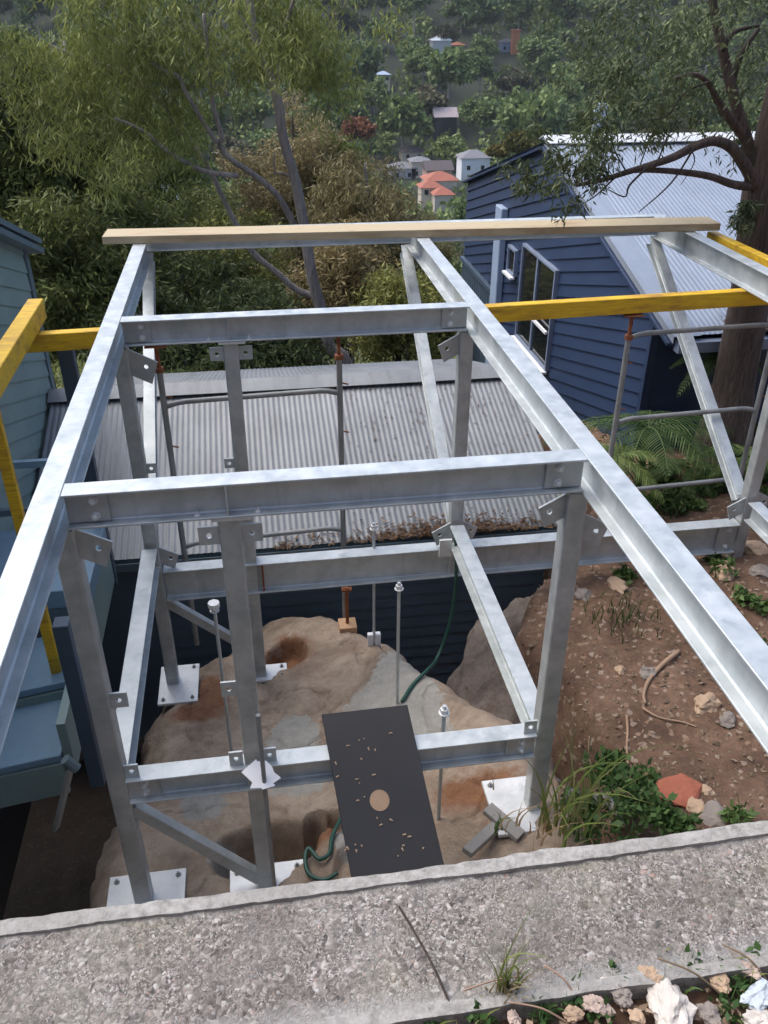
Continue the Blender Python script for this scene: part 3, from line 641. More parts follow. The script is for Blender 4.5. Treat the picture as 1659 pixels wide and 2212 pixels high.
clad([(sx0 + .1, -4.5), (sx1 - .15, -4.5), (sx1 - .15, -2.47), (sx0 + .1, -2.47)], 0, .125, (0, wy - .001, 0), (1, 0, 0), (0, 0, 1), (0, -1, 0)).build('cladding', M['teal_dark'], SH)
g = MB(); g.extrude([(-.10, .0), (-.10, -.075), (0, -.085), (.015, 0), (.008, 0), (-.004, -.078), (-.094, -.068), (-.094, 0)], (sx0, gy + .03, gz - .005), (0, 1, 0), (0, 0, 1), (sx1 - sx0, 0, 0)); g.build('gutter', M['sage_trim'], SH)
gb = MB()
for yy, zz in ((gy, gz), ): pass
gb.add([(sx1 - .16, wy, -2.47), (sx1 - .16, 4.9, -2.5), (sx1 - .16, ry, rz - .03)], [(0, 1, 2)]); gb.build('gable', M['teal_dark'], SH)
# --- navy house on the right
HX = 4.7
ap = at('x', HX, 1185, 312); fe = at('x', HX, 1005, 385); ne = at('x', HX, 1430, 700)
yA, zA = ap.y, ap.z; rise = zA - (fe.z + ne.z) / 2; half = ((fe.y - yA) + (yA - ne.y)) / 2; yF, yN = yA + half, yA - half; zE = zA - rise; sl_ = rise / half
HO = thing('navy_house', (HX, yA, -4), 'navy weatherboard house with pale corrugated gable roof behind the steel frame', 'house')
yNw = yN + .38; zb = -5.2
poly = [(yNw, zb), (yF, zb), (yF, zE), (yA, zA), (yNw, zA - sl_ * (yA - yNw))]
MB().extrude([(p[0], p[1] - .03 * (p[1] > -3)) for p in poly], (HX, 0, 0), (0, 1, 0), (0, 0, 1), (9, 0, 0)).build('wall', M['navy'], HO)
clad(poly, -math.atan(sl_), .15, (HX - .001, 0, 0), (0, 1, 0), (0, 0, 1), (-1, 0, 0), .026).build('cladding', M['navy'], HO)
clad([(HX + .02, zb), (HX + 9, zb), (HX + 9, zE - .05), (HX + .02, zE - .05)], 0, .15, (0, yNw - .001, 0), (1, 0, 0), (0, 0, 1), (0, -1, 0)).build('cladding', M['navy'], HO)
MB().box(HX - .035, HX + .045, yNw - .035, yNw + .03, zb, zA - sl_ * (yA - yNw) - .04).build('corner_board', M['navy'], HO)
dn = Vector((0, yN - .10 - yA, -sl_ * (half + .10))); up_ = .05
raw('roof', *corr((HX - .02, yA, zA + up_), (1, 0, 0), 9.3, dn, dn.length), M['house_roof'], HO, True)
dn2 = Vector((0, half + .10, -sl_ * (half + .10)))
raw('roof', *corr((HX - .02, yA, zA + up_), (1, 0, 0), 9.3, dn2, dn2.length), M['house_roof'], HO, True)
def onslope(x, s_, lift): return Vector((x, yA + s_ * dn.y, zA + up_ + s_ * dn.z + lift))
b = MB(); b.add([onslope(HX - .06, 0, .018), onslope(HX + .20, 0, .018), onslope(HX + .20, 1.01, .018), onslope(HX - .06, 1.01, .018), onslope(HX - .06, 0, -.05), onslope(HX - .06, 1.01, -.05)], [(0,1,2,3), (0,3,5,4)]); b.build('barge_capping', M['house_roof'], HO)
b = MB(); b.extrude([(-.2, -.2 * sl_ + .045), (0, .06), (.2, -.2 * sl_ + .045), (.2, -.2 * sl_ + .035), (0, .05), (-.2, -.2 * sl_ + .035)], (HX - .08, yA, zA + up_), (0, 1, 0), (0, 0, 1), (9.4, 0, 0)); b.build('ridge_cap', M['galv_plate'], HO)
for s_, e_ in ((-1, yN), (1, yF)):
    MB().bar((HX - .045, yA, zA - .03), (HX - .045, e_ - (.1 if s_ < 0 else -.1), zE - sl_ * .1 - .03), .03, .10, up=(1, 0, 0.001)).build('barge_board', M['navy'], HO)
MB().box(HX - .02, HX + 9.2, yN - .19, yN - .09, zE - sl_ * .1 - .09, zE - sl_ * .1 + .01).build('gutter', M['navy_trim'], HO)
MB().box(HX + .05, HX + 9, yN - .08, yNw, zE - sl_ * .1 - .05, zE - sl_ * .1 - .035).build('eave_lining', M['navy'], HO)
def winpoly(pts, label=None, mull=(), trans=()):
    q = [at('x', HX, *p) for p in pts]; y0 = (q[0].y + q[3].y) / 2; y1 = (q[1].y + q[2].y) / 2; z1 = (q[0].z + q[1].z) / 2; z0 = (q[2].z + q[3].z) / 2
    y0, y1 = min(y0, y1), max(y0, y1); f = MB(); t = .034; xa, xb = HX - .075, HX - .01
    f.box(xa, xb, y0 - t, y0, z0 - t, z1 + t); f.box(xa, xb, y1, y1 + t, z0 - t, z1 + t); f.box(xa, xb, y0, y1, z1, z1 + t); f.box(xa, xb, y0, y1, z0 - t, z0)
    for mm in mull: yy = y1 + (y0 - y1) * mm; f.box(xa + .005, xb, yy - .025, yy + .025, z0, z1)
    for a_, b_, zz in trans: f.box(xa + .008, xb, y1 + (y0 - y1) * b_, y1 + (y0 - y1) * a_, z0 + (z1-z0)*zz - .018, z0 + (z1-z0)*zz + .018)
    fo = f.build('window', M['navy_trim'], HO, bevel=.002)
    MB().box(HX - .045, HX - .035, y0, y1, z0, z1).build('pane', M['glass'], fo)
    MB().box(HX - .13, HX - .06, y0 - .06, y1 + .06, z0 - t - .03, z0 - t - .002).build('sill', M['white'], fo); return fo, y0, y1, z0, z1
wf, y0, y1, z0, z1 = winpoly([(1140, 533), (1209, 585), (1189, 790), (1124, 727)], mull=(.48,))
MB().box(HX - .11, HX - .077, y0 + .02, y1 - (y1 - y0) * .52, z0 + (z1 - z0) * .36, z0 + (z1 - z0) * .36 + .035).build('sash_rail', M['white'], wf)
winpoly([(1108, 534), (1121, 544), (1119, 592), (1106, 582)])
q0 = at('x', HX, 1089, 520); q1 = at('x', HX, 1084, 660)
MB().box(HX - .12, HX - .02, q0.y - .17, q0.y + .17, zb, q0.z + .5).build('downpipe_cover', M['pale_trim'], HO, bevel=.01)
a0 = at('x', HX, 1040, 600)
sh_ = MB(); n_ = 14
for k in range(n_):
    ya = q0.y + .32 + (yF - .1 - q0.y - .32) * k / n_; sh_.box(HX - .075, HX - .028, ya, ya + (yF - .42 - q0.y) / n_ * .82, zb + .4, a0.z)
sh_.box(HX - .10, HX - .028, q0.y + .25, yF - .05, a0.z + .002, a0.z + .07); sh_.build('shutter', M['deep_blue'], HO)
vp = at('y', yA + .5, 1287, 300)
MB().tube([(vp.x, vp.y, zA - .3), (vp.x, vp.y, zA + .33)], .07, 12).tube([(vp.x + .1, vp.y, zA + .34), (vp.x - .02, vp.y, zA + .34)], .075, 10).build('roof_vent', M['pale_trim'], HO)
# --- sage house on the left
LH = thing('sage_house', (-2, 0, -4), 'sage blue boarded house at the left edge with blue steps below', 'house')
LX = -1.2; yC = 3.25; zC = -.33; s17 = math.tan(R(19)); yP = -.4; zP = zC + (yC - yP) * s17
poly = [(-3.6, -3.0), (yC, -3.0), (yC, zC), (yP, zP), (-3.6, zP - 3.2 * s17)]
MB().extrude([(p[0] * 1, p[1]) for p in poly], (LX - 6, 0, 0), (0, 1, 0), (0, 0, 1), (6, 0, 0)).build('wall', M['sage'], LH)
clad(poly, -R(19), .16, (LX + .001, 0, 0), (0, 1, 0), (0, 0, 1), (1, 0, 0), .018).build('cladding', M['sage'], LH)
MB().box(LX - .03, LX + .03, yC - .09, yC + .03, -3.0, zC + .02).build('corner_board', M['sage_trim'], LH)
b = MB(); b.bar((LX + .06, yC + .18, zC - .12), (LX + .06, yP, zP + .02), .05, .17, up=(1, 0, .001)); b.bar((LX + .05, yC + .22, zC - .04), (LX + .05, yP, zP + .10), .16, .05); b.build('fascia', M['sage_trim'], LH)
MB().add([(LX - 6, yC + .25, zC - .02), (LX + .08, yC + .25, zC - .02), (LX + .08, yP, zP + .13), (LX - 6, yP, zP + .13), (LX + .08, -3.8, zP - 3.3*s17), (LX - 6, -3.8, zP - 3.3*s17)], [(0,1,2,3), (3,2,4,5)]).build('roof', M['shed_roof'], LH)
# blue landing, steps and their posts
cx0, cx1 = -1.18, -.30
st = MB().box(cx0, -.33, -.45, .38, -1.86, -1.72).build('landing', M['sky_blue'], LH, bevel=.004)
MB().box(-.385, -.335, -1.55, .38, -2.24, -1.865).build('side_panel', M['sage'], LH)
MB().box(cx0, -.392, -.452, -.42, -2.3, -1.862).build('riser', M['sage_trim'], LH)
for k, (ya, za) in enumerate(((-.75, -1.98), (-1.25, -2.10))):
    a = MB(); a.add([(cx0, ya - .30, za - .12), (-.40, ya - .30, za), (-.40, ya + .22, za), (cx0, ya + .22, za - .12), (cx0, ya - .30, za - .17), (-.40, ya - .30, za - .05), (-.40, ya + .22, za - .05), (cx0, ya + .22, za - .17)], [(0,1,2,3),(7,6,5,4),(0,4,5,1),(1,5,6,2),(2,6,7,3),(3,7,4,0)])
    a.build('step', M['sky_blue'], LH, bevel=.004)
    MB().add([(cx0, ya - .31, za - .18), (-.40, ya - .31, za - .06), (-.40, ya - .31, za - .30), (cx0, ya - .31, za - .42), (cx0, ya - .28, za - .18), (-.40, ya - .28, za - .06), (-.40, ya - .28, za - .30), (cx0, ya - .28, za - .42)], [(0,1,2,3),(7,6,5,4),(0,4,5,1),(1,5,6,2),(2,6,7,3),(3,7,4,0)]).build('riser', M['sage'], LH)
bp = at('y', .43, 116, 760); MB().box(bp.x + .03, bp.x + .13, .39, .47, -2.30, -.30).build('veranda_post', M['deep_blue'], LH, bevel=.004)
q = at('y', -1.62, 114, 1345); q2 = at('y', -1.62, 150, 1345); q3 = at('y', -1.62, 208, 1690); MB().box(q.x, q2.x, -1.66, -1.57, q3.z, q.z).build('stair_post', M['deep_blue'], LH, bevel=.004)
MB().box(-1.15, bp.x + .03, .41, .45, -1.24, -1.19).build('rail', M['sky_blue'], LH); MB().box(-1.15, bp.x + .03, .41, .45, -1.62, -1.57).build('rail', M['sage_trim'], LH)
MB().tube([at('y', -1.9, 140, 1640), at('y', -1.9, 166, 1660)], .028, 10).build('drain_pipe', M['sage_trim'], LH)
MB().bar(at('y', -1.9, 152, 1662), at('y', -1.8, 121, 1790), .045, .02).build('batten', M['grey_wood'], LH)
MB().box(-3.0, -1.35, -3.6, 2.0, -4.4, -2.9).build('base_wall', M['dark_metal'], LH)

# ------------------------------------------------------------------ foliage
def leaves(C_, Rd, n, l, wd, droop=.6, flat=.75, rng=RNG):
    C_ = np.asarray(C_, float); Rd = np.asarray(Rd, float); k = rng.integers(0, len(C_), n)
    d = rng.normal(size=(n, 3)); d /= np.linalg.norm(d, axis=1)[:, None]; rr = rng.random(n) ** .45
    p = C_[k] + d * (Rd[k] * rr)[:, None] * np.array([1, 1, flat])
    a = rng.normal(size=(n, 3)); a /= np.linalg.norm(a, axis=1)[:, None]; a[:, 2] -= droop; a /= np.linalg.norm(a, axis=1)[:, None]
    s_ = np.cross(a, rng.normal(size=(n, 3))); s_ /= np.linalg.norm(s_, axis=1)[:, None]
    ll = (l * (.6 + .8 * rng.random(n)))[:, None]; w2 = (wd * (.6 + .8 * rng.random(n)))[:, None]
    V = np.stack([p, p + a * ll * .45 + s_ * w2, p + a * ll, p + a * ll * .45 - s_ * w2], 1).reshape(-1, 3)
    return V, np.arange(n * 4).reshape(-1, 4)
def limb(px, y, r0, r1):                          # limb from picture points; y = depth or list of depths
    ys_ = y if hasattr(y, '__len__') else [y] * len(px); ys_ = np.interp(np.linspace(0, 1, len(px)), np.linspace(0, 1, len(ys_)), ys_)
    pts = wpath([at('y', float(b), *a) for a, b in zip(px, ys_)], 5); n = len(pts)
    return pts, [r0 + (r1 - r0) * (k / (n - 1)) for k in range(n)]
def clumps_along(pts, n, spread, r, rng):
    P = np.array([tuple(p) for p in pts]); k = rng.integers(0, len(P), n); return P[k] + rng.normal(size=(n, 3)) * spread, r * (.6 + .8 * rng.random(n))
# --- big grey-trunked gum behind the shed
GT = thing('gum_tree', at('z', -4.5, 760, 830), 'tall grey-barked gum tree behind the shed, many sloping limbs', 'tree')
GY = 7.5; tb = MB(); limbs = []
tr = [(800, 900), (755, 800), (735, 765), (712, 750), (690, 657), (675, 602), (663, 530), (655, 480), (637, 385), (612, 300), (597, 200), (572, 135), (550, 75), (540, 0), (530, -80)]
p, r_ = limb(tr, GY, .105, .045); tb.tube(p, r_, 12); tb.build('trunk', M['bark_grey'], GT, True)
L_ = [([(600,180),(603,140),(606,90),(625,30),(640,-20)],GY,.055,.03),([(550,68),(525,45),(500,-5)],GY,.045,.025),
      ([(642,500),(630,475),(597,420),(545,375),(500,345),(475,315),(478,290),(460,225),(450,125),(440,30)],[GY,7.2,7.0],.085,.03),
      ([(468,308),(440,265),(402,200),(385,165),(350,150),(318,130)],[7.1,6.8],.055,.02),
      ([(515,380),(450,372),(410,355),(360,325),(320,290),(285,270),(248,256)],[7.1,6.7],.06,.018),
      ([(682,640),(640,625),(600,590),(548,547),(510,485),(485,435),(450,360),(420,320),(380,280),(350,220),(300,185),(240,145),(170,125),(105,95)],[7.6,8.2],.09,.02),
      ([(640,390),(612,375),(594,372),(592,330)],GY,.035,.015),([(420,320),(380,215),(368,130)],[8,8],.03,.015)]
allp = []
for a in L_: p, r_ = limb(a[0], a[1], a[2] * .6, a[3] * .7); allp.append(p); MB().tube(p, r_, 8).build('limb', M['bark_grey'], GT, True)
rng = np.random.default_rng(3); cs = []; rs = []
for (px, py, y, sp, n) in [(330,70,7.3,.5,16),(480,60,7.4,.5,14),(220,120,7.5,.55,15),(620,60,7.6,.45,10),(690,60,7.8,.4,10),(690,190,8,.25,6),(400,40,7.6,.5,12),(560,30,7.6,.4,8),(280,250,7.2,.45,12),(330,200,7.4,.4,8),(130,60,7.8,.6,14),(650,130,7.9,.35,6),(60,200,7.6,.5,12),(400,260,7.8,.35,6),(250,340,7,.4,9)]:
    c_ = np.array(tuple(at('y', y, px, py))); cs.append(c_ + rng.normal(size=(n, 3)) * sp); rs.append(.22 + .22 * rng.random(n))
cs, rs = np.concatenate(cs), np.concatenate(rs)
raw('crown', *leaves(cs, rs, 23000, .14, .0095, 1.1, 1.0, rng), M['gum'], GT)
# --- other trees behind the shed, each grown from a base to a clumped crown
def tree(name, px, py, y, h, wd, leafm, barkm, label, cat='tree', group=None, n=14000, l=.13, lw=.016, nc=60, cr=.4, droop=.5, seed=0):
    rng = np.random.default_rng(seed + 100); c = at('y', y, px, py); gz_ = float(H(c.x, c.y)); t = thing(name, (c.x, c.y, gz_), label, cat, group)
    topz = c.z + h * .4
    st_ = [Vector((c.x + rng.normal() * .15, y, gz_ - .2)), Vector((c.x + rng.normal() * .2, y, gz_ + (c.z - gz_) * .5)), Vector((c.x, y, c.z)), Vector((c.x + rng.normal() * .2, y, topz))]
    w_ = wpath(st_, 5); MB().tube(w_, list(np.linspace(.06 + .02 * h, .02, len(w_))), 8).build('trunk', barkm, t, True)
    d = rng.normal(size=(nc, 3)); d /= np.linalg.norm(d, axis=1)[:, None]; u_ = rng.random(nc) ** .5
    cs = np.array(tuple(c)) + d * u_[:, None] * np.array([wd * .5, wd * .45, h * .5])
    for k in range(7):
        e_ = Vector(cs[k]); s0 = w_[min(len(w_) - 1, 6 + k)]; MB().tube(wpath([s0, (s0 + e_) / 2 + Vector((0, 0, .15)), e_], 4), list(np.linspace(.035, .012, 9)), 6).build('branch', barkm, t, True)
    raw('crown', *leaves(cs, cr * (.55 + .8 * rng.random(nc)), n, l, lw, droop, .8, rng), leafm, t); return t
tree('bushy_tree', 60, 320, 10, 3.4, 3.2, M['bush'], M['bark_dark'], 'dark bushy tree at the left edge above the sage house roof', n=26000, nc=80, seed=1)
tree('bushy_tree', 250, 470, 11, 3.2, 3.6, M['bush'], M['bark_dark'], 'dense dark green tree left of the gum trunk, above the plank end', n=28000, nc=80, seed=2)
tree('bushy_tree', 150, 600, 8, 2.2, 2.2, M['bush'], M['bark_dark'], 'dark bushy tree between the sage house and the left steel beam', n=20000, nc=60, seed=3)
tree('bushy_tree', 420, 690, 9.5, 2.0, 3.0, M['gum_dark'], M['bark_dark'], 'low dark tree behind the shed ridge, left of the gum trunk', n=22000, nc=60, seed=4)
tree('bushy_tree', 560, 740, 8.2, 1.3, 2.6, M['gum_dark'], M['bark_dark'], 'dark shrub spreading along the back of the shed roof below the gum trunk', n=18000, nc=50, seed=5)
tree('bushy_tree', 860, 690, 9.5, 1.7, 1.9, M['bush'], M['bark_dark'], 'dark bushy tree behind the shed ridge, right of the gum trunk', n=16000, nc=50, seed=6)
tree('sheoak', 790, 480, 13, 2.9, 2.7, M['olive'], M['bark_grey'], 'brownish olive tree with thin stems right of the gum trunk', n=26000, nc=90, cr=.42, l=.16, lw=.012, droop=.9, seed=7)
tree('sheoak', 885, 575, 15, 2.3, 2.0, M['olive'], M['bark_grey'], 'smaller brownish tree just left of the navy house wall', n=15000, nc=60, cr=.42, l=.16, lw=.012, droop=.9, seed=8)
tree('wattle_tree', 715, 365, 17, 1.6, 1.8, M['lime'], M['bark_grey'], 'yellow-green wattle top above the brownish tree', n=12000, nc=50, cr=.45, seed=9)
tree('wattle_tree', 330, 330, 15, 2.8, 2.6, M['lime'], M['bark_grey'], 'bright yellow-green tree glowing behind the gum limbs', n=14000, nc=50, cr=.45, seed=10)
tree('wattle_tree', 150, 170, 16, 1.8, 2.6, M['lime'], M['bark_grey'], 'yellow-green tree top at the upper left', n=10000, nc=40, cr=.45, seed=11)
tree('bushy_tree', 480, 560, 14, 2.6, 3.2, M['bush'], M['bark_dark'], 'green tree behind the gum limbs at the height of the plank', n=20000, nc=70, seed=12)
tree('bushy_tree', 640, 420, 16, 4.2, 3.4, M['olive'], M['bark_dark'], 'olive green tree directly behind the gum trunk', n=22000, nc=80, seed=13)
tree('bushy_tree', 30, 480, 14, 3.2, 3.2, M['gum'], M['bark_dark'], 'lighter green tree beyond the sage house fascia', n=18000, nc=60, seed=14)
tree('bushy_tree', 760, 610, 11, 2.4, 2.4, M['olive'], M['bark_dark'], 'olive shrub filling the gap between gum trunk and centre beam', n=18000, nc=60, seed=15)
tree('bushy_tree', 380, 800, 7.4, .8, 2.2, M['gum_dark'], M['bark_dark'], 'low dark shrub at the left end of the shed ridge', n=12000, nc=40, seed=16)
# --- red-barked tree on the right
RT = thing('red_barked_tree', at('y', 1.55, 1575, 900), 'thick red-brown tree beside the navy house with long bare limbs', 'tree')
p, r_ = limb([(1562, 960), (1572, 900), (1590, 800), (1612, 690), (1625, 600), (1636, 480), (1645, 400), (1668, 300), (1700, 150), (1730, 0)], 1.55, .235, .12)
r_ = [.29 - .012 * i if i < 9 else max(.10, .185 - .002 * (i - 9)) for i in range(len(p))]
MB().tube(p, r_, 18).build('trunk', M['bark_red'], RT, True)
for a in [([(1640,395),(1624,350),(1615,310),(1594,240),(1579,185),(1559,100),(1544,30),(1536,-30)],1.55,.075,.04),
          ([(1640,420),(1624,385),(1604,350),(1579,318),(1544,305),(1504,315),(1454,340),(1404,357),(1354,372),(1304,388),(1244,400)],[1.5,1.2],.07,.018),
          ([(1645,400),(1610,402),(1579,397),(1529,380),(1454,370),(1379,368),(1330,378)],[1.5,1.25],.05,.02),
          ([(1612,300),(1579,260),(1549,215),(1529,178),(1494,160),(1444,175)],[1.55,1.3],.05,.015),
          ([(1579,185),(1600,120),(1640,60)],1.6,.04,.02),([(1560,110),(1585,70),(1640,55)],1.5,.03,.015),
          ([(1500,318),(1450,395),(1380,458)],1.25,.012,.005),([(1400,360),(1360,400),(1350,425),(1315,410)],1.2,.012,.005),([(1330,382),(1290,420),(1260,440)],1.2,.010,.004),
          ([(1354,372),(1330,330),(1318,290)],1.2,.008,.004),([(1420,352),(1440,300),(1470,250)],1.3,.009,.004),([(1380,365),(1400,310),(1420,270)],1.3,.008,.003),([(1529,178),(1480,200),(1440,250),(1400,260)],1.3,.012,.004),([(1490,318),(1500,350),(1470,400)],1.3,.008,.003)]:
    p, r_ = limb(a[0], a[1], a[2] * .78, a[3] * .75); MB().tube(p, r_, 8).build('limb', M['bark_red'] if a[2] > .045 else M['bark_dark'], RT, True)
rng = np.random.default_rng(8); cs = []; rs = []
for (px, py, y, sp, n, r) in [(1450,60,1.8,.35,18,.16),(1350,40,1.9,.3,12,.15),(1560,60,1.9,.3,14,.16),(1630,140,2,.25,12,.16),(1420,180,1.6,.25,14,.14),(1350,240,1.4,.16,10,.12),(1500,230,1.7,.22,9,.13),(1290,290,1.3,.12,8,.11),(1240,335,1.2,.15,9,.10),(1180,372,1.25,.12,7,.09),(1130,372,1.25,.12,5,.08),(1270,370,1.2,.10,6,.09),(1590,460,1.4,.07,7,.08),(1620,40,2.2,.3,12,.18),(1280,60,2,.2,6,.12),(1400,120,1.7,.25,10,.14),(1640,250,1.9,.15,8,.14)]:
    c_ = np.array(tuple(at('y', y, px, py))); cs.append(c_ + rng.normal(size=(n, 3)) * sp); rs.append(r * (.7 + .7 * rng.random(n)))
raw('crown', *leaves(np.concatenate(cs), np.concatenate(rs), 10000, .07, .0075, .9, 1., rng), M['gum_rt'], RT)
# --- palms below the navy house
def frond(mb, o, dirv, L, droop, w=.16, n=26, rng=random):
    o = Vector(o); d = Vector(dirv).normalized(); side = d.cross(Vector((0, 0, 1))).normalized(); pts = []
    for k in range(n + 1):
        t = k / n; pts.append(o + d * (L * t) + Vector((0, 0, -droop * t * t)))
    for k in range(2, n):
        p = pts[k]; tg = (pts[k + 1] - pts[k - 1]).normalized(); t = k / n; ll = w * math.sin(math.pi * min(1, t * .9 + .12)) ** .6
        for s_ in (-1, 1):
            e = p + (side * s_ * .85 + tg * .65 + Vector((0, 0, -.35))) * ll * rng.uniform(.85, 1.15); h_ = tg * .007
            mb.add([p - h_, p + h_, (p + e) / 2 + h_ * 1.3 + Vector((0, 0, .015)), e, (p + e) / 2 - h_ * 1.3 + Vector((0, 0, .015))], [(0, 1, 2, 4), (4, 2, 3)])
    return pts
def palm(px, py, y, L, nf, label, seed, a0=0, a1=6.28, lift=.5):
    rg = random.Random(seed); c = at('y', y, px, py); t = thing('palm', (c.x, c.y, float(H(c.x, c.y))), label, 'palm', 'palms below the navy house'); lf = MB(); sm = MB()
    sm.tube([(c.x, c.y, float(H(c.x, c.y)) - .1), c], .035, 8)
    for k in range(nf):
        a = a0 + (a1 - a0) * (k + rg.random() * .6) / nf; l = L * rg.uniform(.75, 1.1); dv = (math.cos(a), math.sin(a), lift * rg.uniform(.3, 1.3))
        sm.tube([p for p in frond(lf, c, dv, l, l * rg.uniform(.5, .9), .15 * L / .8, 26, rg)][::3], .006, 5)
    lf.build('fronds', M['palm'], t); sm.build('stem', M['palm'], t); return t
palm(1400, 925, 1.25, .95, 13, 'arching green palm in front of the navy house corner, behind the scaffold rungs', 1)
palm(1330, 985, .9, .7, 9, 'small palm low beside the middle beam below the navy wall', 2)
palm(1560, 760, 2.0, .6, 8, 'palm showing between the third strut and the red-barked trunk', 3)
palm(1490, 1010, 1.3, .6, 8, 'dark palm between the scaffold rungs and the third strut', 4)
palm(1630, 990, .9, .6, 8, 'palm at the right edge below the red-barked trunk', 5)

# ------------------------------------------------------------------ ground detail on the right bank
def ong(px, py):
    d = ray(px, py)
    for t in np.arange(2.5, 14, .02):
        q = CAM + d * t
        if q.z < float(near_h(q.x, q.y)): return q
    return CAM + d * 7
def stone(c, r, mat, label, cat='stone', group=None, seed=0, sq=(1, .8, .55), name='stone', sub=3, rough=.28):
    rg = random.Random(seed); bm = bmesh.new(); bmesh.ops.create_icosphere(bm, subdivisions=sub, radius=1)
    pl_ = [Vector((rg.gauss(0, 1), rg.gauss(0, 1), rg.gauss(0, 1))).normalized() for k in range(9)]; dd = [rg.uniform(.55, .9) for k in pl_]
    from mathutils import noise as mn
    off = Vector((seed * 3.1, seed * 1.7, 0))
    for v in bm.verts:
        for n_, d_ in zip(pl_, dd):
            k = v.co.dot(n_)
            if k > d_: v.co -= n_ * (k - d_) * .92
        v.co *= 1 + rough * mn.noise(v.co * 2.2 + off) + rough * .4 * mn.noise(v.co * 6 + off); v.co = Vector((v.co.x * sq[0], v.co.y * sq[1], v.co.z * sq[2])) * r
    bmesh.ops.rotate(bm, verts=bm.verts, matrix=Matrix.Rotation(rg.uniform(0, 6.28), 3, 'Z'))
    me = bpy.data.meshes.new(name); bm.to_mesh(me); bm.free(); me.materials.append(mat); o = bpy.data.objects.new(name, me); COL.objects.link(o); o.location = c
    return tag(o, label, cat, group)
stone(ong(1468, 1712), .15, M['red_stone'], 'flat brick-red rock lying among weeds on the soil bank', seed=3, sq=(1, .8, .3))
stone(ong(1524, 1522), .10, M['tan_stone'], 'rounded orange-tan rock on the soil bank beside the middle beam', seed=4)
for k, (px, py, r, mt, lb) in enumerate([(1505,1745,.07,'tan_stone','tan stone below the brick-red rock'),(1545,1765,.10,'grey_stone','grey-brown rock near the wall at the right of the weeds'),(1525,1712,.05,'tan_stone','small tan stone right of the brick-red rock'),
      (1400,1455,.07,'grey_stone','grey stone on the bank right of the bent root'),(1340,1450,.05,'tan_stone','small tan stone left of the bent root'),(1150,1660,.10,'grey_stone','grey stone behind the right base plate'),(1115,1640,.07,'tan_stone','tan stone on the boulder edge under the lower beam'),
      (1560,1240,.12,'tan_stone','tan rock beside the far right base plate'),(1620,1190,.13,'tan_stone','large tan rock at the right edge above the far base plate'),(1640,1240,.10,'grey_stone','grey rock at the right edge beside the far base plate'),
      (1330,1270,.10,'tan_stone','tan rock just below the far lower beam'),(1260,1290,.08,'grey_stone','grey rock on the bank near the shed wall'),(1570,1560,.08,'grey_stone','grey rock under the middle beam at the right')]):
    stone(ong(px, py) + Vector((0, 0, r * .15)), r, M[mt], lb, seed=20 + k, group='loose stones on the soil bank')
stone((2.62, -.60, -2.92), .84, M['bank_rock'], 'grey-brown boulder half buried in the soil bank right of the main boulder', 'boulder', seed=17, sq=(.62, 1.05, .78), name='bank_boulder', sub=5, rough=.22)
m = MB(); rr = random.Random(9)                     # gravel: pebbles nobody could count
for k in range(1300):
    px, py = rr.uniform(1010, 1659), rr.uniform(1180, 1790); q = None
    d = ray(px, py); t = (-2.2 - CAM.z) / d.z; q = CAM + d * t; gz2 = float(near_h(q.x, q.y))
    if q.x < float(np.interp(q.y, EY, EX)) - .1: continue
    s_ = rr.uniform(.004, .016) * (2.0 if rr.random() < .06 else 1); a = rr.uniform(0, 6.28); ca, sa = math.cos(a), math.sin(a)
    o = Vector((q.x, q.y, gz2 + s_ * .2)); P_ = [(1, 0, 0), (.2, .8, .1), (-.9, .3, 0), (-.4, -.8, .05), (.1, .05, .6)]
    m.add([o + Vector((x * ca - y * sa, x * sa + y * ca, z)) * s_ for x, y, z in P_], [(0, 1, 4), (1, 2, 4), (2, 3, 4), (3, 0, 4)])
tag(m.build('gravel', M['litter_pale'], None), kind='stuff', label='small pebbles and stone chips scattered over the soil bank', cat='gravel')
def litter(name, fn, n, l, wd, mat, label, cat='leaf litter', seed=0):
    rg = np.random.default_rng(seed); Vs = []
    for k in range(n):
        c_ = np.array(fn(rg)); a = rg.random() * 6.28; d = np.array([math.cos(a), math.sin(a), rg.normal() * .25]); s_ = np.array([-d[1], d[0], rg.normal() * .3]); L2 = l * rg.uniform(.5, 1.4); w2 = wd * rg.uniform(.6, 1.3)
        Vs += [c_ - d * L2 / 2, c_ + s_ * w2, c_ + d * L2 / 2, c_ - s_ * w2]
    return tag(raw(name, np.array(Vs), np.arange(n * 4).reshape(-1, 4), mat), kind='stuff', label=label, cat=cat)
def f_bank(rg):
    while True:
        x, y = rg.uniform(2.2, 6), rg.uniform(-3.2, 1.6)
        if x > np.interp(y, EY, EX): return (x, y, float(near_h(x, y)) + .012)
litter('leaf_litter', f_bank, 1000, .035, .007, M['litter_pale'], 'dry fallen leaves scattered over the soil bank', seed=2)
def f_gut(rg):
    x = 2.45 + rg.normal() * .38 if rg.random() < .7 else rg.uniform(.9, 3.4); y = gy + abs(rg.normal()) * .09 - .06; return (x, y, gz + .02 + max(0, y - gy) * .32 + rg.random() * .06 * math.exp(-((x - 2.5) / .5) ** 2))
litter('leaf_litter', f_gut, 1100, .06, .009, M['litter'], 'red-brown leaf litter piled along the shed gutter', seed=3)
def f_roof(rg):
    x = rg.uniform(1.6, 3.5); s_ = rg.random(); y = ry + (gy - ry) * s_; return (x, y, rz + (gz - rz) * s_ + .014)
litter('leaf_litter', f_roof, 330, .035, .006, M['litter'], 'scattered leaves on the right half of the shed roof', seed=4)
def f_hr(rg):
    x = rg.uniform(HX + .5, HX + 3.2); y = yN - .12 + abs(rg.normal()) * .12; return (x, y, zE + (y - yN) * sl_ + .07 + rg.random() * .03)
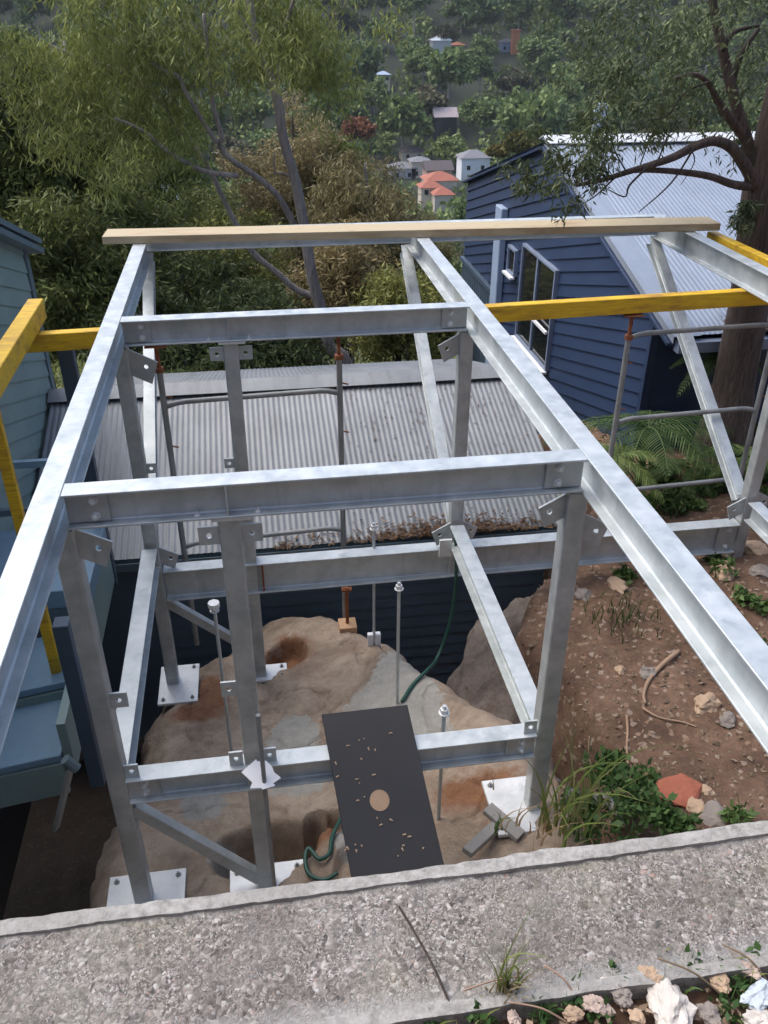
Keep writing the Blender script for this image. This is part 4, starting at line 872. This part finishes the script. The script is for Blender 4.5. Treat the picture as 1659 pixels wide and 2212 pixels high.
litter('leaf_litter', f_hr, 1500, .08, .010, M['litter'], 'brown leaf litter heaped in the navy house gutter', seed=5)
def f_pit(rg):
    x, y = rg.uniform(-1.6, .1), rg.uniform(-4, .6); return (x, y, float(near_h(x, y)) + .012)
litter('leaf_litter', f_pit, 300, .06, .012, M['litter'], 'dead leaves and sticks in the dark pit beside the sage house', seed=6)
# roots
for px, r0, lb in [([(1462,1408),(1425,1438),(1398,1470),(1387,1500),(1390,1520)],.018,'thick pale root arching out of the soil bank'),([(1350,1545),(1352,1580),(1350,1612),(1353,1650)],.010,'thin root hanging straight down the soil bank'),
                   ([(1385,1530),(1420,1550),(1470,1560),(1500,1570)],.008,'thin dark root trailing right from the thick root'),([(1270,1590),(1268,1620),(1274,1655)],.005,'fine root hair hanging behind the tall grass')]:
    P_ = [ong(*q) + Vector((0, -.02, .02)) for q in px]; w_ = wpath(P_, 5); tag(MB().tube(w_, list(np.linspace(r0, r0 * .5, len(w_))), 7).build('exposed_root', M['root'], None, True), lb, 'root', 'exposed roots in the soil bank')
# grey debris near the right base plate
for a, b, w2, lb in [((1052,1745),(1125,1808),.075,'weathered grey board end lying below the right base plate'),((1008,1842),(1074,1782),.06,'short grey timber offcut leaning at the wall near the black board')]:
    A_ = at('z', -2.12, *a); B_ = at('z', -2.16, *b); tag(MB().bar(A_, B_, w2, .035).build('timber_offcut', M['grey_wood'], None, bevel=.003), lb, 'offcut')
A_ = [at('z', z, *q) for q, z in (((1205,1690),-2.0),((1230,1712),-1.98),((1290,1722),-1.95),((1318,1730),-1.95),((1330,1748),-2.02))]; w_ = wpath(A_, 5)
m = MB(); vs = []
for k, p in enumerate(w_):
    a = .045 + .03 * math.sin(k * .5); vs += [p + Vector((-.02, a, .0)), p + Vector((0, 0, .03)), p + Vector((.03, -a * 1.6, -.04))]
m.add(vs, [(k*3+j, k*3+j+1, k*3+j+4, k*3+j+3) for k in range(len(w_)-1) for j in (0, 1)]); tag(m.build('palm_sheath', M['grey_wood'], None, True), 'curled grey dry palm sheath lying in the weeds', 'palm sheath')
# grass and weeds
def tuft(px, py, n, hgt, spread, mat, label, seed, lean=(.0, .0), z=None, w0=.006, name='grass_tuft', group=None):
    rg = random.Random(seed); b = ong(px, py) if z is None else at('z', z, px, py); t = MB()
    for k in range(n):
        p = b + Vector((rg.gauss(0, spread), rg.gauss(0, spread), 0)); h_ = hgt * rg.uniform(.45, 1.1); a = rg.uniform(0, 6.28); bend = rg.uniform(.15, .6) * h_
        dv = Vector((math.cos(a) * bend + lean[0] * h_, math.sin(a) * bend + lean[1] * h_, 0)); s_ = Vector((-math.sin(a + 1), math.cos(a + 1), 0)); pr_ = None; vs = []
        for j in range(6):
            u_ = j / 5; c_ = p + Vector((0, 0, h_ * u_ * (1 - .25 * u_))) + dv * u_ * u_; ww_ = w0 * (1 - u_ * .92); vs += [c_ - s_ * ww_, c_ + s_ * ww_]
        t.add(vs, [(2*j, 2*j+1, 2*j+3, 2*j+2) for j in range(5)])
    return tag(t.build(name, mat, None), label, 'grass', group)
tuft(1205, 1790, 22, .80, .06, M['grass'], 'tall green grass blades in front of the right post', 1, (.06, 0), z=-1.85, w0=.010)
tuft(1190, 1790, 60, .28, .10, M['dry'], 'dry straw-coloured grass clump at the foot of the right post', 2, z=-1.85, w0=.006)
tuft(1265, 1760, 12, .6, .06, M['grass'], 'thin pale grass blades right of the right post', 3, (.12, 0), z=-1.85, w0=.008)
tuft(1075, 1800, 7, .25, .02, M['weed'], 'small bright green sprout beside the grey offcuts', 4, z=-1.95)
tuft(1345, 1340, 60, .24, .10, M['weed'], 'green grass tuft on the bank behind the right post', 5, w0=.005)
tuft(1290, 1330, 26, .16, .08, M['palm'], 'darker grass tuft nearer the right post on the bank', 6, w0=.005)
def weeds(name, spots, n, l, wd, mat, label, seed, droop=.1):
    rng = np.random.default_rng(seed); cs = [np.array(tuple(q)) for q, r in spots]; rs = [r for q, r in spots]
    return tag(raw(name, *leaves(cs, rs, n, l, wd, droop, .7, rng), mat), label, 'weeds', None, 'stuff')
z_ = lambda px, py, zz=-1.95: at('z', zz, px, py)
weeds('weeds', [(z_(x, y), r) for x, y, r in ((1240,1745,.10),(1290,1735,.12),(1330,1690,.12),(1370,1720,.13),(1300,1660,.10),(1410,1740,.10),(1440,1770,.09),(1350,1770,.12),(1270,1790,.10),(1330,1640,.08),(1390,1680,.08),(1480,1785,.07))], 1500, .05, .015, M['weed'], 'leafy green weeds growing behind the concrete wall', 5)
weeds('weeds', [(ong(x, y) + Vector((0, 0, .05)), .08) for x, y in ((1500,1190),(1540,1215),(1560,1240),(1600,1300),(1640,1320),(1560,1330),(1620,1400),(1590,1780),(1640,1140),(1610,1100),(1400,1090),(1450,1060),(1500,1100),(1350,1250))], 1300, .055, .018, M['weed'], 'low green creeper around the far right base plate', 6)
weeds('weeds', [(ong(x, y) + Vector((0, 0, .08)), .16) for x, y in ((1640,1040),(1600,1060),(1650,1100),(1530,1060),(1450,1100),(1640,960),(1420,1040),(1600,1010))], 3000, .08, .014, M['palm'], 'dark undergrowth below the red-barked tree', 7)

# ------------------------------------------------------------------ foreground verge: stones, grass, sticks
for k, (px, py, r, mt, lb, sq) in enumerate([(1448,2175,.088,'white_stone','big jagged white stone at the bottom edge',(1.2,.8,.5)),(1622,2092,.045,'pink_stone','white stone against the wall at the right edge',(1,.8,.6)),(1635,2150,.055,'blue_stone','flat pale blue-grey stone at the right edge',(1.2,.7,.35)),
      (1642,2204,.05,'white_stone','rounded white stone in the bottom right corner',(1,.8,.7)),(1405,2112,.04,'tan_stone','tan stone tucked against the wall',(1,.9,.6)),(1290,2172,.045,'pink_stone','pinkish white stone below the wall',(1,.8,.5)),(1595,2068,.03,'grey_stone','grey stone at the foot of the wall, right',(1,.8,.6)),
      (1555,2120,.035,'tan_stone','brown stone between the white stones on the right',(1,.8,.5)),(1240,2190,.03,'tan_stone','small tan stone at the bottom edge',(1,.8,.6)),(1112,2200,.025,'pink_stone','small white stone in the bottom grass',(1,.8,.6)),(1345,2150,.035,'grey_stone','dark stone between the tan and white stones',(1,.8,.5)),(1530,2190,.04,'grey_stone','grey-brown stone right of the big white stone',(1,.8,.5)),(1310,2125,.025,'white_stone','little white chip under the wall',(1,.8,.6)),(1375,2200,.03,'tan_stone','tan chip left of the big white stone',(1,.8,.6))]):
    c_ = at('z', VZ + .02, px, py); stone(c_, r * .66, M[mt], lb, seed=60 + k, sq=sq, sub=4, rough=.42, group='rubble stones on the verge')
tuft(1092, 2150, 18, .25, .010, M['grass'], 'upright yellow-green grass tuft in front of the wall', 11, (-.02, .05), z=VZ, w0=.0035)
tuft(1092, 2158, 36, .13, .014, M['dry'], 'dry yellow grass base at the foot of the wall', 12, z=VZ, w0=.003)
for k, (px, py) in enumerate([(1030,2190),(1240,2140),(1330,2120),(1440,2075),(1500,2100),(1560,2090),(1615,2120),(1200,2180),(1150,2195),(960,2205),(1480,2140),(1585,2190)]):
    tuft(px, py, 9, .06, .015, M['weed'] if k % 3 else M['grass'], 'low green weed sprout among the rubble in front of the wall', 30 + k, z=VZ, w0=.004, group='weed sprouts on the verge')
weeds('weeds', [(at('z', VZ + .012, x, y), r) for x, y, r in ((1180,2190,.025),(1030,2200,.03),(1330,2105,.02),(1300,2200,.03),(1560,2180,.03),(1500,2080,.02),(1600,2130,.02),(930,2205,.02),(1240,2165,.02),(1640,2060,.02))], 420, .022, .006, M['weed'], 'small green weeds growing among the rubble in front of the wall', 19)
rr2 = random.Random(4); gm = MB()
for k in range(900):
    o = Vector((rr2.uniform(.9, 2.5), rr2.uniform(-5.0, -4.40), VZ + .006)); s_ = rr2.uniform(.003, .011); a = rr2.uniform(0, 6.28); ca, sa = math.cos(a), math.sin(a)
    gm.add([o + Vector((x * ca - y * sa, x * sa + y * ca, z)) * s_ for x, y, z in [(1, 0, 0), (.2, .8, .1), (-.9, .3, 0), (-.4, -.8, .05), (.1, .05, .6)]], [(0, 1, 4), (1, 2, 4), (2, 3, 4), (3, 0, 4)])
tag(gm.build('gravel', M['litter_pale'], None), kind='stuff', label='crumbs of stone and mortar covering the verge', cat='gravel')
for k, (a, b, r, lb) in enumerate([((862,1958),(1000,2235),.003,'brown dry stem leaning over the wall top'),((1175,2085),(1250,2165),.002,'thin straw stalk lying by the wall edge'),((1000,2140),(1145,2110),.0018,'pale straw stalk across the wall edge'),((1420,2070),(1560,2150),.0022,'dry straw stalk among the white stones'),((1100,2165),(1230,2212),.002,'straw stalk at the bottom edge'),((1560,2040),(1659,2120),.002,'long dry stalk at the right edge')]):
    A_ = at('z', WZ + .03 if k == 0 else VZ + .05, *a); B_ = at('z', VZ + .01, *b); w_ = wpath([A_, (A_ + B_) / 2 + Vector((.004, 0, .015)), B_], 6)
    tag(MB().tube(w_, r, 6).build('dry_stem', M['litter_pale'] if k else M['bark_red'], None, True), lb, 'dry stem', 'dry stems on the verge')
litter('leaf_litter', lambda rg: (rg.uniform(.9, 2.6), rg.uniform(-5.1, -4.42), VZ + .012), 1500, .04, .007, M['litter_pale'], 'bits of dry leaf and bark covering the verge', seed=9)

# ------------------------------------------------------------------ valley houses
HOUSES = []
def far_house(px, py, y, wd, dp, hh, rh, wm, rm, label, hip=True, storeys=2, rot=0., win=True):
    c = at('y', y, px, py); z0 = c.z - hh / 2; t = thing('valley_house', (c.x, c.y, z0), label, 'house', 'houses across the valley'); wd *= .85; dp *= .85; hh *= .88; rh *= .85; HOUSES.append((px, py, wd * FPX / y * .6, y))
    t.rotation_euler.z = rot
    def put(mb, nm, mt, par=None, **k):
        o = mb.build(nm, mt, None, **k); o.parent = par or t; return o
    wl = put(MB().box(-wd/2, wd/2, -dp/2, dp/2, -6, hh), 'wall', wm); e = .5; mb = MB(); A, B = wd/2 + e, dp/2 + e; rl = max(.3, wd/2 - (dp/2 if hip else -e))
    mb.add([(-A,-B,hh),(A,-B,hh),(A,B,hh),(-A,B,hh),(-rl,0,hh+rh),(rl,0,hh+rh)], [(0,1,5,4),(1,2,5),(2,3,4,5),(3,0,4),(3,2,1,0)]); put(mb, 'roof', rm)
    if win:
        nw = max(2, int(wd / 3))
        for s_ in range(storeys):
            for k in range(nw):
                x = -wd/2 + wd * (k + .5) / nw; z = .9 + s_ * 2.8
                if z + 1.2 < hh: put(MB().box(x - .45, x + .45, -dp/2 - .05, -dp/2 + .05, z, z + 1.1), 'window', M['glass'], wl)
    return t
far_house(948, 402, 205, 8.5, 7, 4.6, 1.9, M['cream'], M['tile_red'], 'cream two-storey house with red tiled roofs in the valley')
far_house(928, 412, 200, 5.5, 5, 2.8, 1.6, M['cream'], M['tile_red'], 'low cream wing with red tiled roof in front of the red-roofed house', storeys=1)
far_house(955, 425, 196, 5, 5, 2.2, 1.6, M['cream'], M['tile_red'], 'red-roofed porch lowest of the red-roofed houses', storeys=1)
far_house(944, 377, 222, 7.5, 7, 4, 2.2, M['brick_pink'], M['tile_brown'], 'pink house with dark roof and white gable behind the red roofs', hip=False)
far_house(1022, 352, 235, 9, 7, 4.4, 2, M['white'], M['tile_grey'], 'white house with grey hipped roof beside the navy house')
far_house(906, 362, 240, 6, 6, 5, 1.2, M['cream'], M['tile_grey'], 'tall cream house left of the dark-roofed house')
far_house(868, 372, 240, 8, 6, 3.6, 1.6, M['grey_render'], M['tile_grey'], 'grey house half hidden by the brownish tree')
far_house(890, 335, 262, 8, 6, 3, 1.8, M['cream'], M['tile_brown'], 'cream house with brown roof left of the bright green tree')
far_house(960, 258, 285, 8, 6, 2.5, 3.0, M['dark_metal'], M['rust_roof'], 'house with rust-streaked pale roof halfway up the hill', hip=False, win=False)
far_house(951, 100, 365, 8.5, 7, 5.5, 2.2, M['grey_render'], M['white'], 'pale house with white roof high on the hill')
far_house(988, 104, 375, 6, 5, 3, 1.2, M['brick_pink'], M['tile_red'], 'small brick house right of the pale house high on the hill')
far_house(1094, 100, 370, 6, 5, 4, 1.4, M['navy_trim'], M['tile_grey'], 'blue-windowed house high on the hill with an orange chimney')
oc = at('y', 366, 1112, 98); t = thing('brick_tower', oc, 'orange brick chimney tower beside the blue-windowed house', 'tower'); o = MB().box(-1.4, 1.4, -1.2, 1.2, -10, 5).box(-1.7, 1.7, -1.5, 1.5, 5, 5.5).build('shaft', M['orange_brick'], None); o.parent = t
far_house(828, 168, 330, 5, 5, 3, 1.2, M['cream'], M['pale_trim'], 'little cream house with blue roof left of the hillside centre')
far_house(1158, 228, 300, 5, 4, 2.4, 1.2, M['white'], M['tile_grey'], 'white cottage among trees above the navy house ridge')
far_house(540, 612, 70, 3.4, 3.2, 2.0, .8, M['cream'], M['brick_pink'], 'cream house glimpsed through trees left of the gum trunk', win=False)
far_house(352, 350, 190, 6, 5, 2.6, 1.2, M['white'], M['tile_grey'], 'white house glimpsed through the gum limbs')
far_house(330, 398, 170, 5, 4, 2.4, 1, M['white'], M['tile_grey'], 'white cottage glimpsed below the gum limbs at left')
far_house(165, 388, 170, 5, 4, 2.2, 1, M['cream'], M['tile_red'], 'cream house glimpsed through trees at far left')

# ------------------------------------------------------------------ hillside trees
protos = []
def hill_proto(mat, h, wd, seed, n=2600, l=1.15, lw=.40):
    rng = np.random.default_rng(seed); nc = 34; d = rng.normal(size=(nc, 3)); d /= np.linalg.norm(d, axis=1)[:, None]; d[:, 2] = np.abs(d[:, 2]) * 1.1 - .35
    cs = d * (rng.random(nc) ** .5)[:, None] * np.array([wd/2, wd/2, h*.42]) + np.array([0, 0, h*.62]); rs = wd * (.13 + .10 * rng.random(nc))
    V, F = leaves(cs, rs, n, l, lw, .3, .75, rng)
    c = raw('crown', V, F, mat); t = MB().tube([(0, 0, -2), (rng.normal() * .3, 0, h * .4), (rng.normal() * .6, 0, h * .85)], [.32, .22, .08], 6).build('trunk', M['bark_grey'], None)
    return c, t
for k, (mt, h, wd) in enumerate([('hill_leaf',12,9),('hill_leaf',15,10),('hill_olive',10,9),('hill_leaf',17,9),('hill_lime',10,9),('hill_leaf',13,12)]): protos.append(hill_proto(M[mt], h, wd, 50 + k))
pred = hill_proto(M['hill_red'], 9.5, 9, 70); pgold = hill_proto(M['hill_gold'], 9, 8, 71); plime = hill_proto(M['hill_lime'], 10, 9.5, 72)
used = set()
def put_tree(pr_, loc, sc, rz_, label, group=None, name='hillside_tree'):
    t = thing(name, loc, label, 'tree', group); t.rotation_euler.z = rz_; t.scale = (sc, sc, sc * random.uniform(.85, 1.2))
    for o in pr_:
        c = o if o not in used else o.copy()
        if o in used: COL.objects.link(c)
        used.add(o); c.parent = t
    return t
def hz_tree(pr_, px, py, y, sc, label, h):
    c = at('y', y, px, py); return put_tree(pr_, (c.x, c.y, c.z - h * sc * .6), sc, .3, label)
hz_tree(pred, 772, 287, 190, .82, 'rust-red autumn tree in the valley', 9.5)
hz_tree(plime, 962, 322, 250, 1.0, 'bright green round tree above the valley houses', 10)
hz_tree(pgold, 1125, 318, 120, .55, 'golden-green tree above the navy house roof', 9)
hz_tree(pgold, 1075, 325, 125, .38, 'small golden tree left of the larger golden tree', 9)
cnt = 0; rows = np.concatenate([np.linspace(120, 250, 7), np.linspace(266, 600, 14)])
for yi, y in enumerate(rows):
    xs_ = np.arange(-.34 * y, .64 * y, 11.2 + y * .0105)
    for x in xs_:
        x2 = x + random.uniform(-4, 4); y2 = y + random.uniform(-8, 8); z2 = float(H(x2, y2)); px, py = proj((x2, y2, z2 + 7))
        if px < -60 or px > 1700 or py > 520 or py < -160 or cnt >= 292: continue
        k = random.randrange(6); sc = random.uniform(1.0, 1.7) * (.62 if y < 230 else 1.); hpx = 12 * sc * FPX / y2 * .55; bad = False
        if y2 < 215 and (px < 700 or px > 1010): sc *= .7
        for hx, hy, hw, hyy in HOUSES:
            if y2 < hyy + 4 and abs(px - hx) < hw + 9 * sc * FPX / y2 * .5 and -hpx * .55 < (py - hy) < hpx * .95: bad = True
        if bad: continue
        lb = {4: 'light green tree among the dark woods of the far hillside', 5: 'broad dark gum tree on the far wooded hillside'}.get(k, 'dark green gum tree on the far wooded hillside')
        put_tree(protos[k], (x2, y2, z2 - .5), sc, random.uniform(0, 6.28), lb, 'gum trees on the far hillside'); cnt += 1
print('hill trees', cnt)
rng = np.random.default_rng(77); n = 2600; yy = rng.uniform(120, 640, n); xx = rng.uniform(-.42, .75, n) * yy; zz = H(xx, yy) + rng.uniform(0, 3.5, n) + np.where(yy > 430, 3, 0)
pxy = np.array([proj((a, b, c_)) for a, b, c_ in zip(xx, yy, zz)]); ok = np.ones(n, bool)
for hx, hy, hw, hyy in HOUSES: ok &= ~((yy < hyy + 8) & (np.abs(pxy[:, 0] - hx) < hw + 25) & (np.abs(pxy[:, 1] - hy) < 40))
cs = np.stack([xx, yy, zz], 1)[ok]
tag(raw('woodland', *leaves(cs, 2.8 + 2.6 * rng.random(len(cs)), 130000, 1.7, .65, .3, .8, rng), M['hill_leaf']), 'dense understorey covering the far hillside', 'woodland', None, 'stuff')
rng = np.random.default_rng(78); n = 420; yy = rng.uniform(11, 60, n); xx = -.55 * yy + rng.random(n) * .95 * yy; zz = H(xx, yy) + rng.uniform(0, 2.2, n)
tag(raw('undergrowth', *leaves(np.stack([xx, yy, zz], 1), .9 + .6 * rng.random(n), 60000, .22, .05, .3, .8, rng), M['bush']), 'dark undergrowth on the slope below the shed', 'undergrowth', None, 'stuff')

# ------------------------------------------------------------------ haze over the valley
hb = MB().box(-300, 560, -26, 700, -60, 110).build('haze', None, None); tag(hb, kind='stuff', label='thin pale haze hanging over the valley', cat='haze')
hm = bpy.data.materials.new('haze_air'); hm.use_nodes = True; ht = hm.node_tree; ht.nodes.remove(ht.nodes['Principled BSDF'])
pv_ = ht.nodes.new('ShaderNodeVolumePrincipled'); pv_.inputs['Color'].default_value = (.80, .86, .92, 1); pv_.inputs['Density'].default_value = .00013; pv_.inputs['Anisotropy'].default_value = 0.
ht.links.new(pv_.outputs[0], ht.nodes['Material Output'].inputs['Volume']); hb.data.materials.append(hm)
